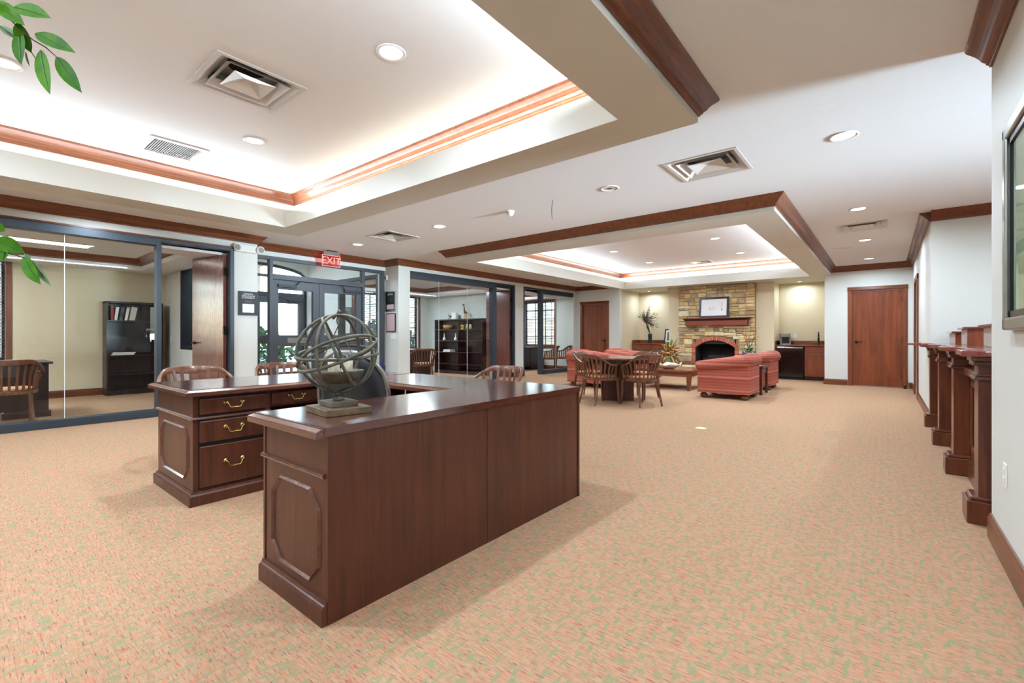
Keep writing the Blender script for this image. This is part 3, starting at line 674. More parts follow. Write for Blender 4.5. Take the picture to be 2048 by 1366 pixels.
# office furniture panel light
t=thing('fluorescent_panel','long lit fluorescent panel in the ceiling of the left office','ceiling light',(-10.1,.22,2.575)); B(-.16,.16,-1.25,1.25,-.012,-.006).build('diffuser','panel_light',t); m=MB(); ceil_ring(m,-.19,.19,-1.28,1.28,-.16,.16,-1.25,1.25,-.012,0); m.build('rim','white',t)
# ================================================================ reception desk (U of desk, bridge and return)
EDGE=[(-.004,0),(.006,0),(.007,-.004),(.012,-.005),(.024,-.011),(.030,-.014),(.032,-.018),(.032,-.040),(-.004,-.040)]   # moulded edge outside a flat top
ZT=.756
def octagon(m,axis,fixed,u0,u1,z0,z1,ch,th,d):
    """raised octagonal moulding on a plane; axis of the plane normal; d = outward sign"""
    def ring_(i):
        k=ch-i*.42
        k=ch+.4142*i
        return [(u0+i,z0+k),(u0+k,z0+i),(u1-k,z0+i),(u1-i,z0+k),(u1-i,z1-k),(u1-k,z1-i),(u0+k,z1-i),(u0+i,z1-k)]
    a=ring_(0); b=ring_(th/2); c=ring_(th)
    P=lambda p,h:(p[0],fixed+d*h,p[1]) if axis=='y' else (fixed+d*h,p[0],p[1])
    vs=[P(p,0) for p in a]+[P(p,.011) for p in b]+[P(p,0) for p in c]
    m.add(vs,[(i,(i+1)%8,8+(i+1)%8,8+i) for i in range(8)]+[(8+i,8+(i+1)%8,16+(i+1)%8,16+i) for i in range(8)])
    return m
def bail(parent,x,y,z,w=.052):
    for s in(-1,1):
        m=MB().lathe([(.017,0),(.017,.003),(.010,.006),(.007,.016),(.009,.022),(.004,.026)],n=14); m.v=[(x+c,y+s*w+a,z+b) for a,b,c in m.v]; m.build('rosette','brass',parent,smooth=True)
    pts=[(x+.020,y-w,z),(x+.022,y-w+.010,z-.010),(x+.024,y-w+.016,z-.028),(x+.024,y-w+.026,z-.036),(x+.024,y,z-.034),(x+.024,y+w-.026,z-.036),(x+.024,y+w-.016,z-.028),(x+.022,y+w-.010,z-.010),(x+.020,y+w,z)]
    MB().tube(pts,.0042,8).build('handle','brass',parent,smooth=True)
# ---- executive desk on the left
ED=thing('executive_desk','dark cherry executive desk with brass-handled drawers, left arm of the reception desk','desk',(-3.86,1.85,0))
ox,oy=-3.86,1.85
x0,x1,y0,y1=-4.26-ox,-3.485-ox,1.005-oy,2.70-oy
B(x0-.05+.03,x1+.05-.03,y0-.05+.03-.0,y1+.03,ZT-.036,ZT).build('desk_top','desktop_y',ED)
MB().sweep([(x0-.02,y0-.02),(x1+.02,y0-.02),(x1+.02,y1+.03),(x0-.02,y1+.03)],[(-d,h) for d,h in EDGE],ZT+.016-.016,True).build('top_moulding','deskedge',ED)
for a,b in((y0,y0+.48),(y1-.48,y1)):
    B(x0,x1,a,b,.09,ZT-.036).build('pedestal','desk',ED,.002)
    MB().sweep([(x0,a),(x1,a),(x1,b),(x0,b)],[(0,0),(-.025,0),(-.025,.065),(-.018,.075),(-.012,.078),(-.008,.090),(0,.09)],0,True).build('plinth','desk',ED)
B(x0,x0+.03,y0+.48,y1-.48,.12,ZT-.036).build('modesty_panel','desk',ED)
BEAD=[(0,0),(-.010,.004),(-.013,.011),(-.010,.018),(0,.022)]
MB().sweep([(x0,y1),(x0,y0),(x1,y0),(x1,y0+.48)],BEAD,.552).build('bead_moulding','deskedge',ED)
m=octagon(MB(),'y',y0,x0+.09,x1-.09,.145,.495,.07,.017,-1); m.build('panel_moulding','deskedge',ED)
def drawer(parent,x,a,b,z0,z1,handle=True):
    d=B(x,x+.016,a,b,z0,z1).build('drawer','desk',parent,.004)
    B(x+.010,x+.018,a+.006,b-.006,z1-.010,z1-.003).build('drawer_lip','deskedge',d,.002)
    if handle: bail(d,x+.016,(a+b)/2,(z0+z1)/2+.018)
    return d
for a,b in((y0+.035,y0+.445),(y1-.445,y1-.035)):
    drawer(ED,x1,a,b,.588,.690); drawer(ED,x1,a,b,.402,.545); drawer(ED,x1,a,b,.108,.378)
    B(x1-.001,x1+.004,a-.004,b+.004,.100,.695).build('reveal','dark',ED)
B(x1-.10,x1-.02,y0+.48,y1-.48,.585,ZT-.036).build('apron','desk',ED); drawer(ED,x1-.02,y0+.50,y0+.50+.36,.60,.690); drawer(ED,x1-.02,y1-.50-.36,y1-.50,.60,.690)
# ---- return on the right
RT=thing('desk_return','long plain-backed cherry return with octagon end panel, right arm of the reception desk','desk',(-1.93,1.82,0)); ox,oy=-1.93,1.82
x0,x1,y0,y1=-2.205-ox,-1.645-ox,.915-oy,2.745-oy
B(x0-.02,x1+.008,y0-.02,y1+.02,ZT-.034,ZT).build('desk_top','desktop_y',RT)
MB().sweep([(x1+.006,y0-.02),(x0-.02,y0-.02),(x0-.02,2.10-oy)],EDGE,ZT).build('top_moulding','deskedge',RT)
B(x0+.02,x1-.012,y0,y1-.02,.03,ZT-.034).build('carcass','desk',RT,.002)
s_=1.815-oy
B(x1-.012,x1,y0-.002,s_-.0015,.0,ZT-.034).build('back_panel','desk',RT); B(x1-.012,x1,s_+.0015,y1,.0,ZT-.034).build('back_panel','desk',RT)
B(x0+.0,x0+.02,y0-.004,y0+.02,.09,ZT-.04).build('corner_post','desk',RT,.002)
MB().sweep([(x1-.004,y0),(x0+.0,y0)],[(0,0),(.025,0),(.025,.065),(.018,.075),(.012,.078),(.008,.090),(0,.09)],0).build('plinth','desk',RT)
MB().sweep([(x1-.02,y0),(x0-.01,y0)],[(a*-1,b) for a,b in BEAD],.552).build('bead_moulding','deskedge',RT)
octagon(MB(),'y',y0,x0+.09,x1-.055,.125,.50,.075,.015,-1).build('panel_moulding','deskedge',RT)
B(x1-.004,x1+.006,y1-.004,y1+.012,0,ZT-.034).build('corner_post','desk',RT)
# ---- bridge at the back
BR=thing('desk_bridge','cherry bridge joining both arms of the reception desk at the back','desk',(-2.83,2.43,0)); ox,oy=-2.83,2.43
B(-3.432-ox,-2.228-ox,2.115-oy,2.765-oy,ZT-.034,ZT-.0005).build('desk_top','desktop_x',BR)
MB().sweep([(-2.18-ox,2.115-oy),(-3.42-ox,2.115-oy)][::-1],[(-d,h) for d,h in EDGE],ZT-.0005).build('top_moulding','deskedge',BR)
B(-3.47-ox,-2.215-ox,2.70-oy,2.73-oy,.05,ZT-.034).build('modesty_panel','desk',BR)
MB().lathe([(.034,.0),(.034,.004),(.026,.004),(.026,.001)],(-3.62-ox,2.50-oy,ZT),18).build('grommet','black',BR)
# ================================================================ orb candle holder
OB=thing('orb_candle_holder','open orb of twisted grey branches on a stepped wooden block at the desk corner','candle holder',(-1.94,1.13,ZT),math.radians(-7))
B(-.118,.118,-.105,.105,0,.030).build('lower_block','basewood',OB,.003); B(-.070,.070,-.062,.062,.030,.055).build('upper_block','slatewood',OB,.004)
MB().lathe([(.026,.055),(.026,.062),(.014,.068),(.020,.078),(.026,.084),(.018,.092),(.006,.096)],n=16).build('stem_knob','stick',OB,smooth=True)
R=.178; cz=.092+R
def hoop(a,b,rad,wob,seed,th):
    rr=random.Random(seed); ax=Matrix.Rotation(a,3,'Z')@Matrix.Rotation(b,3,'X'); pts=[]; ph=rr.uniform(0,6)
    for k in range(40):
        t_=2*PI*k/40; q=rad*(1+1.5*wob*math.sin(3*t_+ph)*.5+wob*.5*math.sin(5*t_+2*ph))
        pts.append(ax@Vector((q*math.cos(t_),q*math.sin(t_),wob*rad*.6*math.sin(2*t_+ph)))+Vector((0,0,cz)))
    return MB().tube(pts,th*1.22,7,True).build('branch_hoop','stick',OB,smooth=True)
for i,(a,b,rad,wob,th) in enumerate(((.55,PI/2,R*.985,.02,.0062),(2.2,PI/2,R*.985,.025,.006),(1.35,PI/2*.99,R*.97,.02,.0058),(.1,.42,R,.03,.006),(1.9,-.48,R*.99,.03,.0058),(.9,.16,R*.985,.035,.0056),(2.7,1.15,R*.975,.02,.0056))):
    hoop(a,b,rad,wob,i,th)
MB().tube([(-.06,0,cz+R-.02),(-.03,.01,cz+R+.008),(.0,.0,cz+R+.016),(.012,.004,cz+R+.006)],.006,7).build('branch_tip','stick',OB,smooth=True)
MB().tube([(.02*math.cos(a),.0,cz+R-.03+.02*math.sin(a)) for a in [2*PI*i/16 for i in range(16)]],.0028,6,True).build('hanging_ring','stick',OB,smooth=True)
for a in(.6,2.7,4.8): MB().tube([(0,0,cz+R-.05),(.10*math.cos(a),.10*math.sin(a),cz-.075)],.0024,6).build('chain_rod','stick',OB)
MB().lathe([(.001,-.062),(.055,-.062),(.085,-.05),(.105,-.022),(.111,-.004),(.107,-.004),(.10,-.012),(.001,-.014)],(0,0,cz-.075),28).build('bowl','slatewood',OB,smooth=True)
for x,y,r,h,l in((-.055,.0,.026,.062,'tall ivory candle on the left of the orb bowl'),(.008,-.03,.022,.036,'short ivory candle in the middle of the orb bowl'),(.062,.012,.025,.066,'tall ivory candle on the right of the orb bowl')):
    c_=math.cos(math.radians(-7)); s2=math.sin(math.radians(-7))
    t=thing('candle',l,'candle',(-1.94+x*c_-y*s2,1.13+x*s2+y*c_,ZT+cz-.089),0,'candles in the orb')
    a_=math.radians(39); 
    MB().lathe([(r*.98,0),(r,.004),(r,h-.006),(r*.94,h),(r*.8,h-.001),(r*.5,h-.004),(.001,h-.004)],n=20).build('wax','wax',t,smooth=True)
    MB().tube([(0,0,h-.006),(-.002,0,h+.008),(-.007,.003,h+.016)],.0014,5).build('wick','wax',t)
# ================================================================ chairs
def barrel_chair(name):
    t=thing(name,'chair','chair'); R0=.265; R1=.305
    # local: front = +y, back = -y
    def pt(a,r,z,dy=0): return Vector((r*math.sin(a),-r*math.cos(a)+dy,z))
    ring_=[pt(a,R0,.43) for a in [math.radians(-125+250*i/24) for i in range(25)]]
    poly=[(p.x,p.y) for p in ring_]; poly+=[(.20,.245),(.1,.262),(-.1,.262),(-.20,.245)]
    MB().prism(poly,.395,.435).build('seat_rim','chairw',t,.004)
    cu=[(x*.90,y*.90) for x,y in poly]; MB().prism(cu,.436,.468).build('seat_cushion','seatpad',t,.014)
    def rail_z(d):
        q=max(0,min(1,(98-abs(d))/66)); q=q*q*(3-2*q); return .655+.165*q
    m=MB(); n=33; vs=[]
    for i in range(n):
        d=-118+236*i/(n-1); a=math.radians(d); z=rail_z(d); hh=.028+.042*max(0,1-(abs(d)/62)**2); th=.032 if abs(d)<70 else .032+.018*(abs(d)-70)/48
        ri=R1-th/2+.004; ro=R1+th/2
        ln=.02*max(0,1-abs(d)/80)
        for r,zz in((ri,z-hh),(ro,z-hh),(ro+ln,z),(ri+ln,z+.002)): vs.append(pt(a,r,zz))
    fs=[]
    for i in range(n-1):
        for k in range(4): fs.append((i*4+k,i*4+(k+1)%4,i*4+4+(k+1)%4,i*4+4+k))
    fs+=[(0,1,2,3),((n-1)*4+3,(n-1)*4+2,(n-1)*4+1,(n-1)*4)]
    m.add(vs,fs).build('top_rail','chairw',t,.006,True)
    for i in range(15):
        d=-98+14*i; a=math.radians(d); z=rail_z(d)-.03
        p0=pt(a,R0-.012,.43); p1=pt(a,R1-.002,z); mid=(p0+p1)/2+Vector((math.sin(a),-math.cos(a),0))*-.012
        tn_=Vector((math.cos(a),math.sin(a),0)); no=Vector((math.sin(a),-math.cos(a),0)); vs=[]
        for p,w in((p0,.013),(mid,.0115),(p1,.014)):
            vs+=[p-tn_*w-no*.005,p+tn_*w-no*.005,p+tn_*w+no*.005,p-tn_*w+no*.005]
        fs=[(0,1,2,3)]+[(j*4+k,j*4+(k+1)%4,j*4+4+(k+1)%4,j*4+4+k) for j in range(2) for k in range(4)]+[(11,10,9,8)]
        MB().add(vs,fs).build('back_slat','chairw',t)
    for sx in(-1,1):
        MB().tube([(sx*.205,.20,.40),(sx*.208,.205,.25),(sx*.215,.225,0)],[.021,.019,.014],6).build('leg','chairw',t)
        MB().tube([(sx*.185,-.185,.42),(sx*.19,-.20,.25),(sx*.215,-.255,0)],[.021,.019,.015],6).build('leg','chairw',t)
        p=pt(math.radians(sx*112),R1,.64); MB().tube([(sx*.235,.13,.43),tuple(p)],[.018,.016],6).build('arm_post','chairw',t)
    return t
CH=barrel_chair('barrel_chair')
chairs=[(-4.83,1.46,-90,'barrel-back wooden chair behind the left end of the reception desk','visitor chairs at the reception desk'),
 (-4.83,2.26,-90,'barrel-back wooden chair behind the reception desk before the entrance doors','visitor chairs at the reception desk'),
 (-2.83,3.13,180-6,'barrel-back wooden chair beyond the back bridge of the reception desk','visitor chairs at the reception desk'),
 (-3.66,6.80,-24,'barrel-back chair with its back to the camera, left front of the round table','chairs at the round table'),
 (-3.06,7.06,62,'barrel-back chair with its back to the camera, right front of the round table','chairs at the round table'),
 (-4.19,7.42,-90,'barrel-back chair at the left side of the round table, half hidden','chairs at the round table'),
 (-3.42,7.88,172,'barrel-back chair on the far side of the round table','chairs at the round table'),
 (-8.42,.47,90,'wooden barrel chair before the dark desk in the left office','chairs in the offices'),
 (-8.72,7.30,58,'dark barrel chair behind the glass of the middle office','chairs in the offices'),
 (-8.20,11.95,120,'dark barrel chair nearest the stile in the far office','chairs in the offices'),
 (-8.12,12.55,115,'dark barrel chair farthest back in the far office','chairs in the offices')]
for i,(x,y,a,l,g) in enumerate(chairs): place(CH,(x,y,0),math.radians(a),l,g,i==0)
# black executive chair inside the U
t=thing('office_chair','black leather swivel chair with silver rim inside the reception desk','chair',(-2.75,1.86,0),math.radians(22))
MB().lathe([(.03,.06),(.03,.40)],n=12).build('gas_column','black',t)
for k in range(5):
    a=2*PI*k/5+.3; MB().tube([(0,0,.10),(.16*math.cos(a),.16*math.sin(a),.085),(.30*math.cos(a),.30*math.sin(a),.06)],[.026,.022,.016],8).build('base_leg','black',t)
    MB().lathe([(.024,0),(.028,.02),(.028,.04),(.012,.055)],(.30*math.cos(a),.30*math.sin(a),0),10).build('caster','black',t)
B(-.25,.25,-.24,.26,.42,.51).build('seat','leather',t,.035)
vs=[];n=13
for i in range(n):
    u=i/(n-1); z=.50+.50*u; w=.225+.035*math.sin(PI*min(1,u*1.2)); 
    if u>.72: w*=math.sqrt(max(.04,1-((u-.72)/.30)**2))
    y=-.25-.07*u+.03*math.sin(PI*u)
    for k in range(9):
        q=-1+2*k/8; vs.append((w*q,y+.05*q*q+.035*(1-q*q),z))
    for k in range(9):
        q=1-2*k/8; vs.append((w*q,y+.05*q*q-.045*(1-q**4),z))
fs=[(i*18+k,i*18+(k+1)%18,i*18+18+(k+1)%18,i*18+18+k) for i in range(n-1) for k in range(18)]+[tuple(range(18)),tuple((n-1)*18+k for k in range(18))[::-1]]
MB().add(vs,fs).build('backrest','leather',t,smooth=True)
edge=[(vs[i*18][0]-.004,vs[i*18][1]-.02,vs[i*18][2]) for i in range(n)]+[(vs[i*18+8][0]+.004,vs[i*18+8][1]-.02,vs[i*18+8][2]) for i in range(n-1,-1,-1)]
MB().tube(edge,.014,6).build('back_rim','silver',t,smooth=True)
for s in(-1,1):
    MB().tube([(s*.25,-.05,.46),(s*.30,-.03,.55),(s*.30,.0,.66)],.016,8).build('arm_bracket','black',t)
    MB().tube([(s*.30,-.16,.665),(s*.30,-.08,.685),(s*.30,.08,.690),(s*.30,.19,.675)],[.022,.034,.034,.018],10,flat=(1,.55)).build('armrest','leather',t,smooth=True)
# papers and pens by the doors, seen through the orb
t=thing('brochure_rack','black brochure rack of white leaflets on the bridge of the reception desk','rack',(-3.62,2.30,ZT),math.radians(35))
B(-.10,.10,-.05,.05,0,.012).build('tray','black',t); B(-.10,.10,.04,.05,0,.13).build('back','black',t)
for k in range(5): m=MB(); m.obox((-.07+.03*k,.0,.085-.008*k),(.011,.045,.075-.006*k),Matrix.Rotation(.12,3,'Y')); m.build('leaflet','paper',t)
t=thing('pen_cup','navy pen cup with blue pens on the bridge of the reception desk','pen holder',(-3.45,2.42,ZT)); MB().lathe([(.03,0),(.034,.09),(.031,.09),(.028,.01)],n=14).build('cup','navy',t)
for k in range(4): MB().tube([(.0,.0,.02),(.02*math.cos(k*1.7),.02*math.sin(k*1.7),.15)],.004,6).build('pen','navy',t)
# ================================================================ round table
t=thing('round_table','round reddish wooden table on crossed panel legs amid four chairs','table',(-3.58,7.30,0))
MB().lathe([(.001,.715),(.57,.715),(.60,.722),(.602,.744),(.592,.752),(.001,.752)],n=48).build('table_top','table',t)
MB().lathe([(.52,.655),(.53,.655),(.53,.715),(.52,.715)],n=32).build('apron','espresso',t)
for a in(.62,.62+PI/2):
    m=MB(); m.obox((0,0,.36),(.27,.022,.36),Matrix.Rotation(a,3,'Z')); m.build('leg_panel','desk',t,.003)
# ================================================================ rolled-arm lounge chairs
def lounge(loc,rz,D,Wd,label):
    """local: faces +y, back at -y; D deep, Wd wide"""
    t=thing('lounge_chair',label,'armchair',loc,rz,'striped lounge chairs'); h=Wd/2; d=D/2; A=.17
    zb,zf=.690,.600    # arm height at back and front
    for s in(-1,1):
        xs=(s*h,s*(h-A)); m=MB(); x0,x1=min(xs),max(xs)
        m.add([(x0,-d,.10),(x1,-d,.10),(x1,d,.10),(x0,d,.10),(x0,-d,zb-.05),(x1,-d,zb-.05),(x1,d,zf-.05),(x0,d,zf-.05)],[(0,3,2,1),(4,5,6,7),(0,1,5,4),(1,2,6,5),(2,3,7,6),(3,0,4,7)])
        m.build('arm_panel','stripe',t,.012)
        xc=s*(h-.055)
        pts=[(xc,-d-.03,zb-.055),(xc,-d+.03,zb-.03),(xc,-d+.10,zb-.022),(xc,0,(zb+zf)/2-.026),(xc,d-.06,zf-.03),(xc,d+.0,zf-.036),(xc,d+.025,zf-.05)]
        MB().tube(pts,[.07,.105,.112,.108,.10,.095,.06],18).build('arm_roll','stripe',t,smooth=True)
    B(-h+A-.01,h-A+.01,-d,-d+.2,.10,zb-.04).build('back_panel','stripe',t,.012)
    pts=[(-h-.02,-d+.05,zb-.05),(-h+.03,-d+.05,zb-.02),(-h+.12,-d+.055,zb),(0,-d+.06,zb+.004),(h-.12,-d+.055,zb),(h-.03,-d+.05,zb-.02),(h+.02,-d+.05,zb-.05)]
    MB().tube(pts,[.07,.105,.115,.118,.115,.105,.07],18).build('back_roll','stripe',t,smooth=True)
    B(-h+A-.01,h-A+.01,-d+.19,d-.02,.10,.30).build('seat_base','stripe',t,.01)
    B(-h+A+.005,h-A-.005,-d+.2,d+.0,.305,.45).build('seat_cushion','stripe',t,.04)
    m=MB(); m.obox((0,-d+.27,.60),(h-A-.01,.07,.17),Matrix.Rotation(.22,3,'X')); m.build('back_cushion','stripe',t,.05)
    MB().sweep([(-h,-d),(h,-d),(h,d),(-h,d)],[(.0,0),(-.006,.003),(-.006,.011),(0,.014)],.10,True).build('welt','stripe',t)
    for sx in(-1,1):
        for sy in(-1,1):
            MB().lathe([(.03,0),(.058,.012),(.068,.035),(.062,.06),(.04,.08),(.03,.102)],(sx*(h-.09),sy*(d-.09),0),18).build('bun_foot','chairw',t,smooth=True)
    return t
lounge((-2.225,9.03,0),math.radians(90),.86,.82,'red striped armchair with bun feet nearest the camera, right of the coffee table')
lounge((-2.225,10.98,0),math.radians(90),.86,.82,'red striped armchair behind the end table, before the black fridge')
lounge((-4.98,9.18,0),math.radians(-90),1.08,.86,'red striped armchair left of the coffee table, nearest the glass front')
lounge((-4.85,10.75,0),math.radians(-90),1.10,.86,'red striped armchair left of the coffee table, nearer the fireplace')
# ---- coffee table and what stands on it
t=thing('coffee_table','low square wooden coffee table with tapered legs between the armchairs','table',(-3.62,10.02,0))
B(-.60,.60,-.60,.60,.375,.415).build('table_top','table',t,.003); 
for a,b,c,d in((-.54,.54,-.55,-.53),(-.54,.54,.53,.55),(-.55,-.53,-.54,.54),(.53,.55,-.54,.54)): B(a,b,c,d,.28,.375).build('apron','table',t)
for sx in(-1,1):
    for sy in(-1,1):
        X,Y=sx*.535,sy*.535; m=MB(); m.add([(X-.028,Y-.028,0),(X+.028,Y-.028,0),(X+.028,Y+.028,0),(X-.028,Y+.028,0),(X-.045,Y-.045,.375),(X+.045,Y-.045,.375),(X+.045,Y+.045,.375),(X-.045,Y+.045,.375)],[(0,3,2,1),(4,5,6,7),(0,1,5,4),(1,2,6,5),(2,3,7,6),(3,0,4,7)]); m.build('leg','table',t)
t=thing('shell_bowl','cream clam-shell bowl with wavy rim on the coffee table','bowl',(-3.60,9.72,.415),.3)
vs=[];n=36
for r,z,wv in((.06,.004,0),(.15,.02,.0),(.23,.06,.006),(.275,.115,.022),(.262,.112,.022),(.21,.058,.006),(.13,.028,0),(.05,.02,0)):
    for k in range(n):
        a=2*PI*k/n; q=r*(1+ (.05 if r>.2 else .02)*math.sin(8*a)); vs.append((q*math.cos(a),q*.72*math.sin(a),z+wv*math.sin(5*a+.7)+ (wv*.6)*math.sin(8*a)))
MB().add(vs,[(i*n+k,i*n+(k+1)%n,i*n+n+(k+1)%n,i*n+n+k) for i in range(7) for k in range(n)]+[tuple(range(n))[::-1],tuple(7*n+k for k in range(n))]).build('shell','shell',t,smooth=True)
MB().lathe([(.07,0),(.075,.005),(.05,.012)],n=16).build('foot','shell',t)
LP=((0,.06),(.22,.75),(.5,1),(.78,.66),(1,.02))
def leafmesh(m,p,d,L,w,up=Vector((0,0,1)),curl=.15):
    d=Vector(d).normalized(); s=d.cross(up); s=s.normalized() if s.length>1e-3 else Vector((1,0,0)); nn=s.cross(d); p=Vector(p)
    row=[]
    for u,k in LP:
        c=p+d*L*u-nn*curl*L*u*u; row.append((c-s*w*k+nn*w*.25*k,c,c+s*w*k+nn*w*.25*k))
    vs=[q for r_ in row for q in r_]; fs=[]
    for i in range(len(LP)-1):
        for k in range(2): fs.append((i*3+k,i*3+k+1,i*3+k+4,i*3+k+3))
    return m.add(vs,fs)
def rnd_dir(rr,el0,el1):
    a=rr.uniform(0,2*PI); e=math.radians(rr.uniform(el0,el1)); return Vector((math.cos(a)*math.cos(e),math.sin(a)*math.cos(e),math.sin(e)))
rr=random.Random(5)
t=thing('flower_arrangement','dried flower arrangement with orange blooms in a ribbed gold pot by the hearth','plant',(-3.78,10.28,.415))
MB().lathe([(.06,0),(.11,.03),(.14,.10),(.135,.17),(.10,.235),(.105,.25),(.09,.25),(.09,.2)],n=26).build('pot','gold_pot',t,smooth=True)
for k in range(46):
    d=rnd_dir(rr,10,85); L=rr.uniform(.18,.38); p=Vector((0,0,.23)); q=p+d*L*.8
    MB().tube([p,p+d*L*.5,q],.003,5).build('stem','dry',t)
    if k%3: leafmesh(MB(),p+d*.05,d,L*1.15,rr.uniform(.018,.034)).build('leaf',('leaf_dark','dry')[k%2],t)
    else: MB().lathe([(.004,-.02),(.028,-.006),(.036,.01),(.022,.028),(.004,.034)],tuple(q),9).build('bloom','flower',t,smooth=True)
for k in range(30):
    d=rnd_dir(rr,-40,15); leafmesh(MB(),Vector((0,0,.24))+d*.06,d,rr.uniform(.14,.24),.02,curl=.6).build('leaf',('dry','leaf_dark','dry')[k%3],t)
# ---- end table with orchid pot
t=thing('end_table','small dark wooden end table between the two right armchairs','table',(-2.07,9.90,0))
B(-.30,.30,-.30,.30,.50,.545).build('table_top','desk',t,.003)
for a,b,c,d in((-.25,.25,-.265,-.25),(-.25,.25,.25,.265),(-.265,-.25,-.25,.25),(.25,.265,-.25,.25)): B(a,b,c,d,.40,.50).build('apron','desk',t)
for sx in(-1,1):
    for sy in(-1,1): B(sx*.26-.022,sx*.26+.022,sy*.26-.022,sy*.26+.022,0,.50).build('leg','desk',t)
B(-.25,.25,-.25,.25,.12,.14).build('lower_shelf','desk',t)
t=thing('magazine','small stack of papers on the front edge of the end table','paper',(-1.90,9.72,.545)); B(-.06,.06,-.08,.08,0,.018).build('pages','paper',t); B(-.06,.06,-.08,.08,.018,.021).build('cover','art_grey',t)
t=thing('orchid_pot','glazed blue-grey pot of orchids with thin flowering stems on the end table','plant',(-2.07,9.92,.545))
MB().lathe([(.075,0),(.095,.06),(.115,.21),(.128,.27),(.116,.27),(.10,.24)],n=24).build('pot','pot_glaze',t,smooth=True)
for k in range(22): d=rnd_dir(rr,5,70); leafmesh(MB(),Vector((0,0,.26)),d,rr.uniform(.14,.26),.026,curl=.5).build('leaf',('leaf','leaf_dark','leaf_pale')[k%3],t)
for k in range(11):
    d=rnd_dir(rr,50,84); L=rr.uniform(.25,.52); e=Vector((0,0,.25))+d*L; MB().tube([(0,0,.25),Vector((0,0,.25))+d*L*.6+Vector((0,0,.03)),e],.0028,5).build('stem','twig',t)
    for j in range(4): MB().lathe([(.002,-.01),(.013,0),(.002,.012)],tuple(e+Vector((rr.uniform(-.05,.05),rr.uniform(-.05,.05),rr.uniform(-.08,.05)))),7).build('bloom','flower',t)
# ================================================================ fireplace
FX0,FX1,FY=-4.635,-2.665,13.40
FP=thing('stone_fireplace','floor-to-soffit fireplace of tan stone with a brick arch','fireplace',(-3.65,13.55,0)); ox,oy=-3.65,13.55
def arch_top(x,cx,hw,zs,rise):
    R_=(hw*hw+rise*rise)/(2*rise); q=max(0,R_*R_-(x-cx)**2); return zs+math.sqrt(q)-(R_-rise)
cx=-3.655; IN=(.515,.80,.20); OUT=(.605,.865,.245)   # half width, spring, rise of opening and of brick surround
# mortar backing, pierced by the opening
m=MB(); N=16; xs=[cx-IN[0]+2*IN[0]*i/N for i in range(N+1)]
Y0,Y1=FY-oy,0.0
m.box(FX0-ox,cx-IN[0]-ox,Y0,Y1,0,SF); m.box(cx+IN[0]-ox,FX1-ox,Y0,Y1,0,SF); m.box(cx-IN[0]-ox,cx+IN[0]-ox,Y0,Y1,0,.36)
for a,b in zip(xs[:-1],xs[1:]):
    za,zb_=arch_top(a,cx,*IN),arch_top(b,cx,*IN)
    m.add([(a-ox,Y0,za),(b-ox,Y0,zb_),(b-ox,Y0,SF),(a-ox,Y0,SF),(a-ox,Y1,za),(b-ox,Y1,zb_),(b-ox,Y1,SF),(a-ox,Y1,SF)],[(0,1,2,3),(7,6,5,4),(0,4,5,1),(3,2,6,7)])
m.build('mortar_bed','mortar',FP)
stonecols=[(240,220,166),(230,204,144),(214,184,132),(202,174,132),(188,162,124),(224,198,152),(244,230,186),(194,166,130),(216,176,116),(178,158,128),(208,156,96)]
for i,c_ in enumerate(stonecols): mat('stone%d'%i,c_,.85,bump=(16,.5,.02),var=(7,tuple(int(v*.86) for v in c_)))
rs=random.Random(21)
def blocked(a,b,c,d):
    if c<.37: return a<cx+.9 and b>cx-1.3 and d<.2
    mx=(a+b)/2
    for x in(a,mx,b):
        if abs(x-cx)<OUT[0]+.01:
            if c<arch_top(max(cx-OUT[0],min(cx+OUT[0],x)),cx,*OUT)-.01: return True
    return False
z=.0
def stone(a,b,c,d,wt):
    g=.005; dep=rs.uniform(.018,.05); j=lambda s:rs.uniform(-s,s); a+=g;b-=g;c+=g;d-=g
    if b-a<.03 or d-c<.02: return
    q=.010; e=min(.016,(b-a)*.15,(d-c)*.2)
    bk=[(a+j(.006),c+j(.006)),(b+j(.006),c+j(.006)),(b+j(.006),d+j(.006)),(a+j(.006),d+j(.006))]; fr=[(a+e+abs(j(q)),c+e*.6+abs(j(q))),(b-e-abs(j(q)),c+e*.6+abs(j(q))),(b-e-abs(j(q)),d-e*.6-abs(j(q))),(a+e+abs(j(q)),d-e*.6-abs(j(q)))]
    yf=Y0-dep
    vs=[(x-ox,Y0+.01,z_) for x,z_ in bk]+[(x-ox+(.2*e*(1 if i in(1,2) else -1)),yf+.010,z_) for i,(x,z_) in enumerate(bk)]+[(x-ox,yf+j(.004),z_) for x,z_ in fr]
    fs=[(0,1,5,4),(1,2,6,5),(2,3,7,6),(3,0,4,7),(4,5,9,8),(5,6,10,9),(6,7,11,10),(7,4,8,11),(8,9,10,11),(3,2,1,0)]
    MB().add(vs,fs).build('stone','stone%d'%rs.choices(range(11),wt)[0],FP)
WTH=[3,4,4,4,4,3,1.5,4,2,3,2.2]; WTL=[5,3,2.5,2,1.5,4,6,2,1.2,2.5,.6]
def split(a,b,c,d):
    w,h=b-a,d-c; mw=rs.uniform(.22,.46); mh=rs.uniform(.09,.22)
    if w>mw and (w/mw>h/mh or h<.10):
        k=a+w*rs.uniform(.36,.64); return split(a,k,c,d)+split(k,b,c,d)
    if h>mh and h>.09:
        k=c+h*rs.uniform(.36,.64); return split(a,b,c,k)+split(a,b,k,d)
    return [(a,b,c,d)]
aL,aR=cx-OUT[0]-.004,cx+OUT[0]+.004
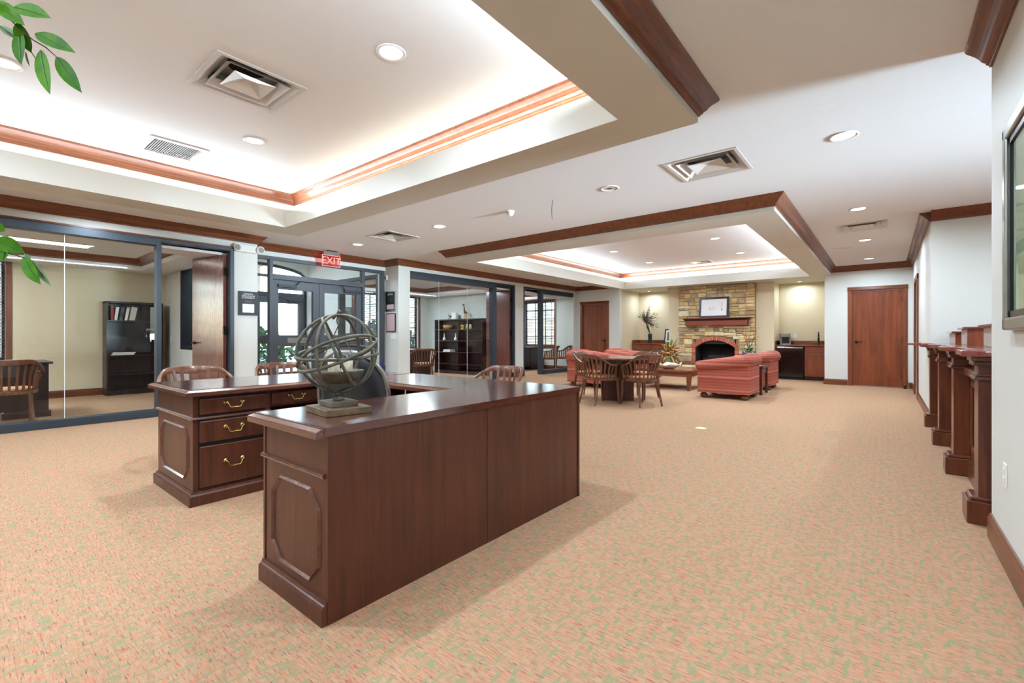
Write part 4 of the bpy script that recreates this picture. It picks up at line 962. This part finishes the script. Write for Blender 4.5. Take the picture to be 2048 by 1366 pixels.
for a,b,c0,d0 in split(FX0-.012,aL,.385,.88)+split(aR,FX1+.012,.385,.88)+split(FX0-.012,FX1+.012,1.125,SF)+split(FX0-.012,aL,.88,1.125)+split(aR,FX1+.012,.88,1.125):
    stone(a,b,c0,d0,WTH if c0>1.4 else WTL)
for a,b,c0,d0 in split(aL,aR,.87,1.125):
    za=max(arch_top(max(cx-OUT[0],min(cx+OUT[0],x)),cx,*OUT) for x in(a,(a+b)/2,b))+.008
    c1=max(c0,za)
    if d0-c1>.03: stone(a,b,c1,d0,WTL)
for i,c_ in enumerate(((196,112,84),(208,124,94),(186,100,76))): mat('brick%d'%i,c_,.85,bump=(30,.3,.01))
ang=lambda P,x:(x-cx)
NB=19
for k in range(NB):
    xa=lambda H,i: cx-H[0]+2*H[0]*i/NB
    g=.004; pts=[]
    for H,i,dx in((IN,k,g),(IN,k+1,-g),(OUT,k+1,-g),(OUT,k,g)):
        x=xa(H,i); pts.append((x+dx-ox,arch_top(max(cx-H[0],min(cx+H[0],x)),cx,*H)+(.002 if H is IN else -.002)))
    MB().prism(pts,Y0-.045,Y0+.02,'y').build('arch_brick','brick%d'%rs.randrange(3),FP,.003)
for s in(-1,1):
    zz=.375; k=0
    while zz<IN[1]+.02:
        a,b=sorted((cx+s*IN[0],cx+s*OUT[0])); B(a-ox,b-ox,Y0-.045,Y0+.02,zz+.004,min(zz+.066,.84)).build('jamb_brick','brick%d'%rs.randrange(3),FP,.003); zz+=.07
m=MB(); m.box(cx-.60-ox,cx+.60-ox,Y0-.024,Y0,.36,.84); 
# firebox
fb=MB(); a,b=cx-IN[0]-ox,cx+IN[0]-ox
fb.box(a-.03,a,Y0+.0,Y0+.62,.36,1.06); fb.box(b,b+.03,Y0,Y0+.62,.36,1.06); fb.box(a,b,Y0+.59,Y0+.62,.36,1.06); fb.box(a,b,Y0,Y0+.62,.33,.36); fb.box(a,b,Y0+.15,Y0+.62,1.03,1.06)
fb.build('firebox','soot',FP)
B(a,b,Y0-.02,Y0+.0,.36,.385).build('hearth_edge','frame_dark',FP)
MB().box(a+.0,b-.0,Y0+.03,Y0+.05,.90,1.02).build('smoke_hood','frame_dark',FP)
B(a-.0,a+.035,Y0-.01,Y0+.02,.37,.86).build('door_frame','black',FP)
# raised hearth
hz=.385
B(-4.72-ox,-2.58-ox,12.93-oy,Y0-.002,0,hz-.04).build('hearth_base','mortar',FP); B(-4.76-ox,-2.54-ox,12.89-oy,Y0-.0,hz-.04,hz).build('hearth_slab','mantelw',FP,.006)
Y0s=Y0; Y0=12.93-oy
z=.0
for h in(.11,.10,.13):
    x=-4.72
    while x<-2.58:
        e=min(x+rs.uniform(.14,.36),-2.58)
        if -2.58-e<.08: e=-2.58
        stone(x,e,z,min(z+h,hz-.042),[5,3,2.5,2,1.5,4,6,2,1.2,2.5,.6]); x=e
    z+=h
Y0=Y0s
for k,(x,y,z_,a,L) in enumerate(((-.05,.22,.43,.1,.62),(.05,.34,.42,-.15,.58),(.0,.28,.52,.3,.5))):
    t=thing('fire_log',('charred front log in the firebox','charred rear log in the firebox','charred top log lying across the other logs')[k],'log',(cx+x,FY+y,z_),a,'logs in the fireplace')
    MB().tube([(-L/2,0,0),(-L/4,.01,.006),(L/5,-.01,0),(L/2,0,.01)],[.05,.058,.055,.045],9).build('bark','log',t,smooth=True)
    MB().tube([(L*.2,0,.02),(L*.3,.05,.08)],[.025,.018],7).build('stub','log',t)
t=thing('fire_grate','black iron grate holding the logs','grate',(cx,FY+.28,.36))
for x in(-.25,-.1,.1,.25): MB().tube([(x,-.15,.0),(x,-.15,.05),(x,.15,.03),(x,.15,0)],.008,6).build('bar','black',t)
t=thing('mantel_shelf','red-brown wooden mantel shelf with cove moulding on the stone chimney','shelf',(-3.60,FY-.02,1.415))
B(-.80,.80,-.17,0,0,.13).build('beam','mantelw',t,.004); MB().sweep([(-.80,0),(-.80,-.17),(.80,-.17),(.80,0)],[(0,0),(-.012,.0),(-.02,.018),(-.045,.045),(-.055,.05),(-.055,.055),(0,.055)],.13).build('cove','espresso',t); B(-.865,.865,-.235,0,.185,.205).build('shelf_board','mantelw',t,.004)
t=thing('mantel_picture','black framed pale drawing leaning on the mantel shelf','picture',(-3.65,FY-.16,1.622)); t.rotation_euler=(math.radians(-8),0,0)
w,h=.385,.57
for a,b,c,d in((-w,w,h-.055,h),(-w,w,0,.055),(-w,-w+.055,.05,h-.05),(w-.055,w,.05,h-.05)): B(a,b,-.014,.014,c,d).build('frame','black',t,.006)
B(-w+.05,w-.05,-.006,.0,.05,h-.05).build('print','paper',t)
m=MB()
for k in range(26):
    q=random.Random(k); x=-.03+q.gauss(0,.055); z_=.245+q.gauss(0,.022); m.box(x-.008,x+.008,-.0075,-.006,z_-.006,z_+.006)
m.build('drawing','paper_pink',t); m=MB().box(.205,.211,-.0075,-.006,.22,.42); m.box(.19,.225,-.0075,-.006,.205,.235); m.box(-.10,-.085,-.0075,-.006,.26,.275); m.build('drawing','art_grey',t)
# ================================================================ left niche cabinet
def cabinet(name,label,x0,x1,y,depth,top,cols,ctop=True):
    t=thing(name,label,'cabinet',((x0+x1)/2,y,0)); w=(x1-x0)/2
    B(-w,w,.02,depth,.09,top-.03).build('body','cabw',t); B(-w,w,.06,depth,0,.09).build('toe_kick','espresso',t)
    cw=2*w/cols
    for k in range(cols):
        a=-w+k*cw+.012; b=-w+(k+1)*cw-.012
        dr=B(a,b,0,.02,top-.20,top-.045).build('drawer','cabw',t,.004); B(a,b,-.006,.0,top-.225,top-.212).build('edge_pull','silver',dr)
        dd=B(a,b,0,.02,.11,top-.235).build('door','cabw',t,.004)
        for c in((a,a+.055,.11,top-.235),(b-.055,b,.11,top-.235),(a+.055,b-.055,.11,.165),(a+.055,b-.055,top-.29,top-.235)): B(c[0],c[1],-.007,0,c[2],c[3]).build('door_rail','cabw',dd)
    return t
cabinet('niche_cabinet','wooden base cabinet with drawers in the left niche behind the twig vase',-6.22,-5.01,13.70,.58,.89,2)
t=thing('niche_countertop','red-brown counter top with upstand in the left niche','countertop',(-5.615,13.70,.86)); B(-.605,.605,-.03,.595,0,.035).build('slab','table',t,.003); B(-.605,.605,.575,.595,.035,.135).build('upstand','table',t); B(-.605,-.585,.0,.575,.035,.135).build('upstand','table',t)
t=thing('twig_vase','tall square black vase holding a spray of dark twigs in the left niche','vase',(-5.74,13.96,.895),.2)
MB().add([(-.05,-.05,0),(.05,-.05,0),(.05,.05,0),(-.05,.05,0),(-.056,-.056,.30),(.056,-.056,.30),(.056,.056,.30),(-.056,.056,.30)],[(0,3,2,1),(4,5,6,7),(0,1,5,4),(1,2,6,5),(2,3,7,6),(3,0,4,7)]).build('vase','pot_black',t,.004)
rr=random.Random(11); base_=Vector((0,0,.28)); top_=Vector((-.14,0,.74))
for k in range(5): MB().tube([base_,base_.lerp(top_,.5)+Vector((-.03+.012*k,.01*k-.02,.0)),top_+Vector((rr.uniform(-.04,.04),rr.uniform(-.04,.04),0))],[.009,.008,.005],6).build('stem','twig',t)
for k in range(60):
    a=rr.uniform(-1.0,2.6); L=rr.uniform(.14,.40); d=Vector((math.cos(a),rr.uniform(-.5,.5),math.sin(a))).normalized()
    s0=top_+Vector((rr.uniform(-.05,.05),rr.uniform(-.05,.05),rr.uniform(-.12,.05))); e=s0+d*L+Vector((.05,0,-.02)); md=s0.lerp(e,.5)+Vector((0,0,.05))
    m=MB().tube([s0,md,e],[.004,.0035,.002],5)
    for q in range(5):
        p=s0.lerp(e,.35+.16*q)+Vector((rr.uniform(-.02,.02),rr.uniform(-.02,.02),rr.uniform(0,.05))); m.lathe([(.002,-.016),(.009,0),(.002,.018)],tuple(p),6)
    m.build('twig','twig',t)
t=thing('leaning_picture','small black framed picture leaning in the left niche beside the chimney','picture',(-5.16,14.02,.895)); t.rotation_euler=(math.radians(-14),0,0)
for a,b,c,d in((-.16,.16,.42,.455),(-.16,.16,0,.035),(-.16,-.125,.03,.43),(.125,.16,.03,.43)): B(a,b,-.01,.01,c,d).build('frame','black',t)
B(-.13,.13,-.004,0,.03,.43).build('mat_board','paper',t); B(-.075,.075,-.006,-.004,.09,.36).build('print','art_grey',t)
# ================================================================ bar niche
t=thing('bar_fridge','black undercounter fridge in the right niche','fridge',(-1.90,13.68,0)); 
B(-.30,.30,.05,.60,.03,.855).build('body','black',t,.004); B(-.30,.30,0,.05,.06,.845).build('door','black_gloss',t,.012); B(-.28,.28,-.03,-.006,.80,.832).build('handle','chrome',t,.006); B(-.30,.30,.03,.08,.0,.06).build('kick_grille','dark',t)
cabinet('sink_cabinet','wooden sink cabinet right of the black fridge',-1.585,-1.10,13.70,.58,.89,1)
B_=thing('filler_panel','narrow wooden filler left of the black fridge','cabinet',(-2.222,13.72,0)); B(-.015,.015,0,.5,0,.855).build('panel','cabw',B_); B(-.018,.018,-.004,0,.0,.855).build('edge','cabw',B_)
t=thing('bar_countertop','red-brown counter top with upstand in the right niche','countertop',(-1.665,13.67,.86)); B(-.57,.57,0,.62,0,.035).build('slab','table',t,.003); B(-.57,.57,.60,.62,.035,.135).build('upstand','table',t); B(-.57,-.55,.03,.60,.035,.135).build('upstand','table',t)
t=thing('coffee_maker','black and silver single-cup coffee maker on the bar counter','coffee maker',(-2.05,13.97,.895),math.radians(12))
B(-.12,.12,-.02,.14,0,.30).build('body','black',t,.02); B(-.12,.12,-.12,-.01,0,.025).build('drip_tray','silver',t,.005); B(-.115,.115,-.12,.0,.19,.305).build('brew_head','silver',t,.02); MB().tube([(-.07,-.13,.27),(0,-.145,.285),(.07,-.13,.27)],.01,8).build('lid_handle','chrome',t); B(-.125,-.08,-.10,-.02,.025,.19).build('side_column','silver',t,.01); B(.08,.125,-.10,-.02,.025,.19).build('side_column','silver',t,.01)
outlet('wall_outlet','white outlet behind the coffee maker',(-1.86,14.3,1.12),0)
t=thing('faucet','dark bronze faucet at the bar sink','faucet',(-1.32,14.08,.895)); MB().lathe([(.03,0),(.03,.012),(.015,.03),(.02,.12),(.024,.16),(.016,.18),(.02,.24),(.01,.29),(.013,.31),(.004,.335)],n=14).build('body','bronze',t,smooth=True); MB().tube([(0,0,.16),(0,-.07,.2),(0,-.13,.17),(0,-.14,.13)],.009,8).build('spout','bronze',t,smooth=True)
t=thing('soap_dispenser','small bronze soap dispenser beside the faucet','dispenser',(-1.19,14.08,.895)); MB().lathe([(.022,0),(.022,.05),(.010,.07),(.008,.10)],n=12).build('bottle','bronze',t); MB().tube([(0,0,.10),(0,0,.13),(0,-.05,.128)],.006,6).build('pump','bronze',t)
t=thing('stir_cup','small brown cup of stirrers left of the coffee maker','cup',(-2.19,14.10,.895)); MB().lathe([(.022,0),(.026,.07),(.023,.07),(.02,.01)],n=12).build('cup','twig',t)
for k in range(3): MB().tube([(0,0,.02),(.012*math.cos(k*2),.012*math.sin(k*2),.16)],.003,5).build('stirrer','dry',t)
# ================================================================ teller counter on the right
TC_=thing('teller_counter','dark wooden teller counter with pilasters and polished top along the right side','counter',(.50,3.62,0)); ox,oy=.50,3.62
B(.02,.10,.05,4.28,.12,.985).build('front_panel','pillarw',TC_); B(-.0,.10,.05,4.28,0,.14).build('plinth_rail','pillarw',TC_); B(-.02,.10,.05,4.28,.80,.86).build('rail_moulding','pillarw',TC_,.01)
ys=[3.90,5.15,6.42,7.62]
for a,b in zip(ys[:-1],ys[1:]):
    for p,q,c,d in((a+.22,a+.26,.26,.74),(b-.26,b-.22,.26,.74),(a+.22,b-.22,.24,.28),(a+.22,b-.22,.72,.76)): B(.005,.02,p-oy,q-oy,c,d).build('panel_moulding','pillarw',TC_,.004)
for y in ys:
    p=B(-.075,.02,y-.075-oy,y+.075-oy,.15,.985).build('pilaster','pillarw',TC_,.004)
    B(-.125,.03,y-.10-oy,y+.10-oy,0,.135).build('pilaster_base','pillarw',p,.006); B(-.11,.03,y-.09-oy,y+.09-oy,.135,.16).build('base_moulding','pillarw',p,.008)
    for z0,z1,e in((.845,.865,.018),(.865,.882,.010),(.93,.955,.022),(.955,.985,.03)): B(-.075-e,.02,y-.075-e-oy,y+.075+e-oy,z0,z1).build('capital_moulding','pillarw',p,.006)
# top with bump-outs over the pilasters
poly=[(.55,-.10+.06)]
pts=[(-.06,-.03)]
edge=[]
for y in ys:
    yy=y-oy; edge+=[(-.06,yy-.20),(-.155,yy-.13),(-.155,yy+.13),(-.06,yy+.20)]
edge=[(max(-.155,x),max(y,-.06)) for x,y in edge]
MB().prism([(.62,-.06)]+edge+[(-.06,4.30),(.62,4.30)],.985,1.02).build('counter_top','teller_top',TC_,.010)
def station(y0,y1,x0,x1,h,label):
    t=thing('teller_station',label,'divider',((x0+x1)/2,(y0+y1)/2,1.02),0,'raised units on the counter'); w,l=(x1-x0)/2,(y1-y0)/2
    B(-w,w,-l,l,0,h).build('box','cabw',t); B(-w-.004,-w,-l+.004,l-.004,.004,h-.004).build('side_panel','taupe',t); B(-w-.035,w+.02,-l-.035,l+.035,h,h+.022).build('cap','teller_top',t,.008)
    return t
station(4.55,5.35,.63,1.05,.155,'raised wooden unit with polished cap on the near part of the teller counter')
station(6.35,6.75,.63,1.05,.155,'raised wooden unit with polished cap in the middle of the teller counter')
station(7.2,7.8,.62,1.05,.12,'raised low unit at the far end of the teller counter')
t=thing('counter_rod','short polished rail end above the near teller unit','rail',(.72,4.05,1.02)); B(-.03,.35,-.03,.03,.20,.225).build('rail','mantelw',t,.008); B(.30,.34,-.02,.02,0,.20).build('post','mantelw',t)
t=thing('side_shelf','small rounded polished shelf beyond the teller counter','shelf',(XR,8.35,.99)); MB().prism([(0,-.3),(-.16,-.28),(-.22,-.2),(-.22,.2),(-.16,.28),(0,.3)],0,.03).build('shelf_board','teller_top',t,.008); MB().prism([(0,-.26),(-.08,-.2),(-.08,.2),(0,.26)],-.025,0).build('support','pillarw',t)
# ================================================================ office furniture
def bookcase(name,label,loc,rz,w,h,d,zs,mid=False,group=None):
    """local: open front towards -y, back at +y"""
    t=thing(name,label,'bookcase',loc,rz,group); k=.028
    B(-w/2,-w/2+k,0,d,0,h).build('side','espresso',t); B(w/2-k,w/2,0,d,0,h).build('side','espresso',t); B(-w/2,w/2,-.006,d,h-k,h+.004).build('top','espresso',t); B(-w/2+k,w/2-k,d-.01,d,.05,h-k).build('back','espresso',t); B(-w/2+k,w/2-k,.01,d-.01,0,.09).build('plinth','espresso',t)
    for z in zs: B(-w/2+k,w/2-k,.01,d-.01,z-.012,z+.012).build('shelf','espresso',t)
    if mid: B(-.014,.014,.005,d-.01,.09,h-k).build('divider','espresso',t)
    return t
bookcase('bookcase','tall dark bookcase with open shelves in the left office',(-11.20,2.29,0),PI/2,.86,1.76,.33,(.39,.74,1.07,1.40))
g='books on the left office bookcase'
yb=1.91
for k,(w,h,m_,tl,l) in enumerate(((.04,.27,'red',0,'red book at the left end of the top shelf of the left office bookcase'),(.045,.25,'paper',.12,'white binder leaning beside the red book'),(.05,.25,'art_grey',.14,'dark grey binder between the white ones'),(.04,.25,'paper',.16,'thin white binder leaning in the middle of the row'),(.085,.26,'booktan',.18,'thick cream binder at the right of the leaning row'))):
    t=thing('book',l,'book',(-11.34,yb+w/2+.02,1.412),0,g); t.rotation_euler=(-tl,0,0)
    B(-.10,.10,-w/2,w/2,0,h).build('cover',m_,t,.003); B(-.094,.096,-w/2+.004,w/2-.004,.004,h+.001).build('pages','paper',t)
    yb+=w+(.028 if tl else .01)
for k in range(3):
    t=thing('magazine',('bottom','middle','top')[k]+' white magazine of the flat pile on the bookcase shelf','magazine',(-11.345,2.10+.01*k,.752+.018*k),.03*k,'magazines on the left office bookcase'); B(-.12,.12,-.17,.17,0,.012).build('pages','paper',t); B(-.12,.12,-.17,.17,.012,.016).build('cover','booktan' if k%2 else 'paper',t)
t=thing('bear_figurine','black animal figurine on the left office bookcase','figurine',(-11.33,2.56,1.082))
m=MB().tube([(0,-.11,.07),(0,-.06,.10),(0,0,.115),(0,.05,.10),(0,.09,.085),(0,.115,.07)],[.01,.035,.045,.042,.03,.012],10); m.build('body','black',t,smooth=True)
for y in(-.05,.05):
    for x in(-.02,.02): MB().tube([(x,y,.09),(x,y+.005,0)],[.018,.012],6).build('leg','black',t)
t=thing('small_picture','small bright framed photo behind the animal figurine','picture',(-10.90,2.60,1.082),PI/2); 
t.location=(-10.905,2.60,1.082); B(-.075,.075,.012,.02,0,.19).build('frame','black',t); B(-.065,.065,.008,.013,.01,.18).build('print','paper',t)
t.location=(-11.45,2.57,1.082)
def office_desk(loc,rz,w,d,label):
    t=thing('office_desk',label,'desk',loc,rz,'desks in the offices')
    B(-w/2-.04,w/2+.04,-d/2-.04,d/2+.04,.725,.755).build('desk_top','espresso',t,.006)
    for s in(-1,1): B(s*(w/2-.42) if s>0 else -w/2,w/2 if s>0 else -w/2+.42,-d/2,d/2,.08,.725).build('pedestal','espresso',t,.003); B((w/2-.44) if s>0 else -w/2-.02,w/2+.02 if s>0 else -w/2+.44,-d/2-.02,d/2+.02,0,.085).build('plinth','espresso',t,.005)
    B(-w/2+.4,w/2-.4,-d/2+.01,-d/2+.03,.10,.725).build('modesty_panel','espresso',t)
    return t
office_desk((-9.42,.02,0),PI/2,1.74,.82,'dark wooden desk behind the glass of the left office')
office_desk((-10.2,7.6,0),PI/2,1.7,.8,'dark wooden desk in the middle office')
office_desk((-9.55,12.05,0),PI/2*1.0,1.3,.75,'dark wooden desk before the gridded window of the far office')
t=thing('desk_pad','dark writing board lying on the left office desk','desk pad',(-9.45,.25,.755)); B(-.3,.3,-.42,.42,0,.012).build('board','bronze',t,.003); B(-.28,.28,-.40,.40,.012,.014).build('blotter','taupe',t)
bookcase('shelf_unit','wide dark shelf unit with rounded top in the middle office',(-9.80,9.50,0),0,2.0,1.62,.33,(.28,.63,.98,1.31),True)
def on_shelf(name,label,cat,x,z): return thing(name,label,cat,(x,9.64,z))
t=thing('woven_basket','tan woven basket on the upper left shelf of the wide shelf unit','basket',(-10.38,9.66,1.323)); MB().lathe([(.09,0),(.13,.06),(.15,.12),(.14,.12),(.12,.06),(.08,.01)],n=18).build('basket','kraft',t,smooth=True); MB().tube([(.146*math.cos(a),.146*math.sin(a),.12) for a in [2*PI*i/18 for i in range(18)]],.008,6,True).build('rim','kraft',t)
t=on_shelf('small_box','small orange box with dark mark on the wide shelf unit','box',-9.72,1.323); B(-.055,.055,-.03,.03,0,.13).build('box','kraft',t,.003); B(-.025,.025,-.033,-.03,.04,.09).build('mark','art_dark',t)
t=thing('letter_f','ivory standing letter F on the wide shelf unit','letter',(-9.50,9.60,1.323)); text('letter','F',.19,'ivory',t,(0,0,.07),(PI/2,0,0),extr=.012)
t=thing('letter_b','ivory standing letter B beside the letter F','letter',(-9.36,9.60,1.323)); text('letter','B',.19,'ivory',t,(0,0,.07),(PI/2,0,0),extr=.012)
for x,z,l in((-10.02,.992,'white swan-neck bottle on the middle shelf of the wide unit'),(-10.52,.992,'small white figurine on the middle shelf of the wide unit')):
    t=on_shelf('white_figurine',l,'figurine',x,z); MB().lathe([(.04,0),(.05,.03),(.035,.07),(.012,.11),(.010,.18),(.004,.22)],n=14).build('body','white',t,smooth=True); MB().lathe([(.042,0),(.042,.006),(.02,.008)],n=14).build('foot','white',t)
t=on_shelf('arch_ornament','dark arched ornament on the middle shelf of the wide unit','ornament',-9.50,.992); MB().tube([(.06*math.cos(a),0,.12+.06*math.sin(a)) for a in [PI*i/10 for i in range(11)]],.012,8).build('arch','black',t,smooth=True)
for s in(-1,1): MB().tube([(s*.06,0,0),(s*.06,0,.13)],.012,8).build('leg','black',t)
t=on_shelf('paper_stack','stack of white papers on the lower left shelf of the wide unit','papers',-10.3,.643)
for k in range(4): B(-.16+.01*k,.16-.008*k,-.11,.11,.018*k,.018*k+.015).build('sheet','paper' if k%2 else 'booktan',t)
t=thing('giraffe_figurine','brown giraffe figurine standing on top of the wide shelf unit','figurine',(-9.60,9.66,1.625))
for x,y in((-.05,-.02),(-.05,.02),(.04,-.02),(.04,.02)): MB().tube([(x,y,.18),(x,y,0)],[.012,.009],6).build('leg','kraft',t)
MB().tube([(.06,0,.17),(0,0,.195),(-.05,0,.20),(-.07,0,.28),(-.085,0,.40),(-.09,0,.42)],[.02,.034,.034,.02,.013,.013],8).build('body','twig',t,smooth=True); MB().tube([(-.085,0,.43),(-.12,0,.425),(-.145,0,.41)],[.018,.016,.009],8).build('head','twig',t,smooth=True)
t=thing('silver_bowls','white and silver ornaments stacked on top of the wide shelf unit','ornament',(-10.22,9.66,1.625)); B(-.12,.08,-.05,.05,0,.06).build('box','silver',t,.01); MB().lathe([(.04,.06),(.09,.10),(.10,.16),(.092,.16),(.03,.07)],n=18).build('bowl','chrome',t,smooth=True); B(.06,.24,-.06,.06,0,.20).build('white_block','white',t,.01); 
# framed dog photo in the vestibule
t=thing('dog_photo','dark framed photo of a white dog on the office wall seen through the entrance doors','picture',(XE,6.88,1.50),PI/2); B(-.25,.25,-.03,0,-.42,.42).build('frame','frame_dark',t,.004); B(-.22,.22,-.033,-.03,-.39,.39).build('print','art_grey',t)
MB().prism([(-.15,-.30),(.15,-.30),(.17,-.05),(.16,.12),(.12,.24),(.07,.16),(-.07,.16),(-.12,.24),(-.16,.12),(-.17,-.05)],-.036,-.033,'y').build('dog_head','booktan',t)
m=MB()
for x in(-.06,.06): m.box(x-.014,x+.014,-.038,-.036,.02,.045)
m.box(-.025,.025,-.038,-.036,-.14,-.10); m.build('dog_face','art_dark',t)
# ================================================================ potted ficus beside the camera (only its branch tips reach into view)
FI=thing('potted_ficus','leafy green ficus whose branch tips hang into the left edge of the photo','plant',(-2.0,-.42,0)); fo=Vector((-2.0,-.42,0))
MB().lathe([(.13,0),(.15,.02),(.19,.30),(.205,.32),(.19,.32),(.17,.28),(.001,.27)],n=26).build('pot','pot_black',FI,smooth=True)
MB().tube([(0,0,.27),(.02,.02,.7),(-.01,.03,1.2),(.02,.02,1.7)],[.022,.019,.015,.010],8).build('trunk','twig',FI,smooth=True)
A_=math.atan(746/918.0); fw=Vector((-math.sin(A_),math.cos(A_),0)); rt=Vector((math.cos(A_),math.sin(A_),0))
def world(u,v,q): return fw*q+rt*((u-1024)/918*q)+Vector((0,0,1.10+(673.5-v)/918*q))
def loc(u,v,q): return world(u,v,q)-fo
LP=((0,.08),(.08,.42),(.2,.76),(.34,.95),(.48,1),(.62,.92),(.76,.70),(.88,.38),(.96,.12),(1,.01))
def branch(pts,r=.0022):
    MB().tube(pts,[r*1.6]+[r]*(len(pts)-2)+[r*.6],6).build('branch','twig',FI)
def big_leaf(a,b,q0,q1,w,m_='leaf'):
    p=loc(*a,q0); e=loc(*b,q1); d=e-p; up=(fw*-1+Vector((0,0,.25))).normalized()
    o=leafmesh(MB(),p,d,d.length,w,up,.06).build('leaf',m_,FI,smooth=True)
    s=d.normalized().cross(up).normalized(); nn=s.cross(d.normalized())
    dd=d.normalized(); pts=[p+dd*d.length*u-nn*.06*d.length*u*u+(nn*-.0012 if nn.dot(fw)>0 else nn*.0012) for u in(.02,.3,.6,.85)]
    MB().tube(pts,[.0011,.0010,.0008,.0004],5).build('midrib','leaf_dark',o)
    return o
q=1.12
trunk_top=Vector((.02,.02,1.55))
branch([trunk_top,trunk_top.lerp(loc(-120,-60,q),.6)+Vector((0,0,.12)),loc(-90,-40,q),loc(-5,15,q),loc(40,58,q),loc(66,80,q),loc(92,95,q),loc(113,114,q)],.0016)
branch([loc(-90,-40,q),loc(-40,20,1.2),loc(0,56,1.2),loc(18,67,1.2),loc(36,82,1.2),loc(60,100,1.2),loc(80,131,1.2)],.0013)
for a,b,q0,q1,w,m_ in (((28,14),(95,30),1.12,1.08,.019,'leaf'),((-12,2),(44,46),1.12,1.10,.018,'leaf'),((71,67),(142,98),1.12,1.06,.017,'leaf'),((36,44),(60,106),1.12,1.15,.020,'leaf'),((40,62),(37,125),1.14,1.10,.016,'leaf'),((81,100),(92,182),1.12,1.06,.017,'leaf'),((113,114),(157,180),1.12,1.08,.017,'leaf'),
   ((0,52),(38,78),1.2,1.2,.010,'leaf_pale'),((52,104),(58,134),1.22,1.24,.006,'leaf_pale'),((-60,-30),(-5,40),1.1,1.1,.02,'leaf'),((-30,30),(-10,95),1.15,1.12,.02,'leaf')):
    big_leaf(a,b,q0,q1,w,m_)
q=1.0
branch([Vector((.0,.03,1.05)),loc(-160,480,1.08),loc(-60,478,1.02),loc(2,496,q),loc(14,506,q),loc(32,510,q),loc(48,516,q)],.0017)
for a,b,q0,q1,w,m_ in (((-10,478),(46,504),1.0,1.0,.017,'leaf'),((12,498),(4,523),1.0,.99,.012,'leaf'),((46,514),(76,567),1.0,.97,.013,'leaf'),((60,518),(97,570),1.03,1.0,.007,'leaf_pale'),((50,508),(62,534),1.02,1.0,.008,'leaf_pale'),((-15,450),(9,462),1.0,1.0,.012,'leaf'),((-60,470),(-20,520),1.02,1.0,.018,'leaf')):
    big_leaf(a,b,q0,q1,w,m_)
LP=((0,.06),(.22,.75),(.5,1),(.78,.66),(1,.02))
rr=random.Random(3)
for k in range(26):
    z=rr.uniform(.95,1.95); a=rr.uniform(PI*.75,PI*1.75); L=rr.uniform(.2,.45); s0=Vector((.0,.02,min(z,1.68)-.1)); e=s0+Vector((math.cos(a)*L,math.sin(a)*L,rr.uniform(-.05,.25)))
    MB().tube([s0,s0.lerp(e,.5)+Vector((0,0,.06)),e],[.004,.003,.002],5).build('branch','twig',FI)
    for j in range(7):
        d=rnd_dir(rr,-70,20); leafmesh(MB(),s0.lerp(e,.35+.1*j),d,rr.uniform(.055,.08),.015).build('leaf','leaf',FI,smooth=True)
# small things on the floor and the entrance
t=thing('floor_cover','round pale floor outlet cover in the carpet beside the round table','floor cover',(-1.72,5.72,0)); MB().lathe([(.001,.004),(.055,.004),(.062,.0015),(.062,.0),(.001,0)],n=24).build('plate','ivory',t); MB().lathe([(.03,.0035),(.034,.0055),(.026,.0055)],n=20).build('cap','ivory',t)
t=thing('door_stop','small bronze door stop on the floor beside the hall end door','door stop',(.33,12.72,0)); MB().lathe([(.02,0),(.02,.02),(.012,.03),(.012,.06),(.018,.07),(.004,.08)],n=12).build('post','bronze',t); MB().lathe([(.016,.08),(.012,.09),(.002,.092)],n=12).build('cap','brass',t)
